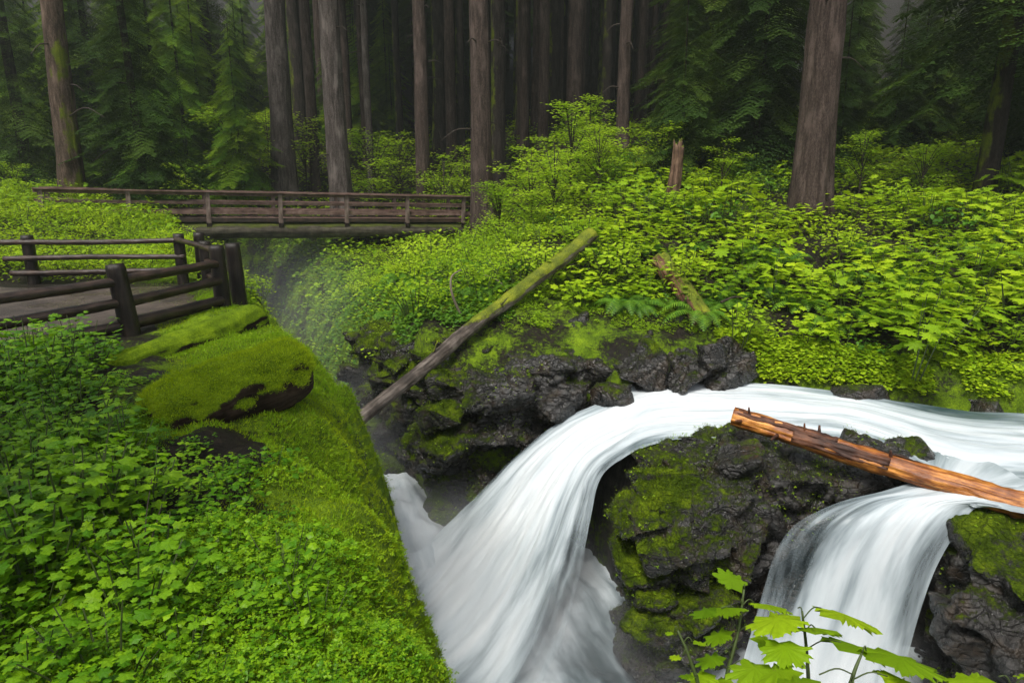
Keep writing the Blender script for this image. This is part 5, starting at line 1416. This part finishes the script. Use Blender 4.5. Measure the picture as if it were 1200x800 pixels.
for c_, r_, a_ in MIST:
    p_ = puff(c_, r_, a_)
    if acc is None: acc = p_
    else:
        x = tr_.nodes.new('ShaderNodeMath'); x.operation = 'ADD'; tr_.links.new(acc, x.inputs[0]); tr_.links.new(p_, x.inputs[1]); acc = x.outputs[0]
nz_ = tr_.nodes.new('ShaderNodeTexNoise'); nz_.inputs['Scale'].default_value = 0.9; nz_.inputs['Detail'].default_value = 2; tr_.links.new(g.outputs['Position'], nz_.inputs['Vector'])
x = tr_.nodes.new('ShaderNodeMath'); x.operation = 'MULTIPLY'; tr_.links.new(acc, x.inputs[0])
y_ = tr_.nodes.new('ShaderNodeMath'); y_.operation = 'MULTIPLY_ADD'; tr_.links.new(nz_.outputs[0], y_.inputs[0]); y_.inputs[1].default_value = 1.6; y_.inputs[2].default_value = 0.15
tr_.links.new(y_.outputs[0], x.inputs[1]); tr_.links.new(x.outputs[0], vp.inputs['Density'])
tr_.links.new(vp.outputs[0], [n for n in tr_.nodes if n.type == 'OUTPUT_MATERIAL'][0].inputs['Volume'])
mo = closed_box('mist', (-12, 5.5, -7.9), (6.5, 28, -1.9)); mo.data.materials.append(mt); tag(mo, 'spray hanging over the foot of the waterfall and along the gorge', None, None, 'stuff')
cy.volume_step_rate = 3.0
cy.volume_max_steps = 64

# ------------------------------------------------------------------ labels that single out each plant and tree by what it stands nearest to
ORD = ['nearest'] + [w + ' nearest' for w in 'second third fourth fifth sixth seventh eighth ninth tenth eleventh twelfth thirteenth fourteenth fifteenth sixteenth seventeenth eighteenth nineteenth twentieth'.split()]
ORD += ['twenty-' + w + ' nearest' for w in 'first second third fourth fifth sixth seventh eighth ninth'.split()] + ['thirtieth nearest'] + ['thirty-' + w + ' nearest' for w in 'first second third fourth fifth sixth seventh eighth ninth'.split()] + ['fortieth nearest'] + ['forty-' + w + ' nearest' for w in 'first second third fourth fifth sixth seventh eighth ninth'.split()]
MARKS = [('the broken stump', 788, 195), ('the huge right trunk', 946, 235), ('the bridge end', 541, 245), ('the slanting log', 600, 345), ('the log top end', 690, 280), ('the broken log', 800, 340), ('the tiny rotten stump', 1012, 388),
         ('the right picture edge', 1190, 300), ('the straight mid trunk', 729, 165), ('the corner fence posts', 265, 315), ('the far fence end', 20, 300), ('the mossy trunk', 80, 205), ('the nearest fence post', 150, 350), ('the thick mossy log', 270, 450),
         ('the bare earth patch', 290, 540), ('the lower left corner', 20, 780), ('the left picture edge', 10, 560), ('the bottom left rim', 470, 760), ('the dark bent twig', 160, 690), ('the middle bridge post', 409, 245), ('the left bridge posts', 250, 235),
         ('the thick grey trunk', 395, 100), ('the bridge end trunk', 566, 100), ('the top right corner', 1180, 20), ('the top left corner', 20, 20), ('the brown rotten log', 1140, 310), ('the narrow straight trunk', 497, 100), ('the top centre', 680, 20), ('the stream bank below', 920, 430)]
SHORT = {'devils_club_plant': 'broad leaved plant', 'leafy_shrub': 'low lobed leaf shrub', 'small_leaved_shrub': 'yellow green shrub', 'bank_shrub': 'light green shrub', 'edge_shrub': 'small rim shrub',
         'lobed_leaf_plant': 'lobed leaf plant', 'low_herb': 'small leaved herb', 'sword_fern': 'arching sword fern', 'distant_conifer': 'distant bare trunk', 'hemlock_tree': 'low branched hemlock'}
cells = {}
for o in list(COL.objects):
    base = o.name.split('.')[0]
    if base not in SHORT or o.get('group') is None: continue
    px, py = project(tuple(o.location + Vector((0, 0, 0.3))))
    if base in ('distant_conifer', 'hemlock_tree'): py = max(20, py - 60)
    best = min(MARKS, key=lambda q: math.hypot(px - q[1], py - q[2]))
    dx, dy = px - best[1], py - best[2]
    side = ('right of' if dx > 0 else 'left of') if abs(dx) > abs(dy) * 1.2 else ('below' if dy > 0 else 'above')
    cells.setdefault((base, best[0], side), []).append((math.hypot(dx, dy), o))
for (base, mk, side), L in cells.items():
    L.sort(key=lambda q: q[0])
    for i, (_, o) in enumerate(L):
        if i < len(ORD): o['label'] = f"{SHORT[base]} {side} {mk}, {ORD[i]} of its kind"
        else: o['label'] = f"{SHORT[base]} {side} {mk}, far from it"
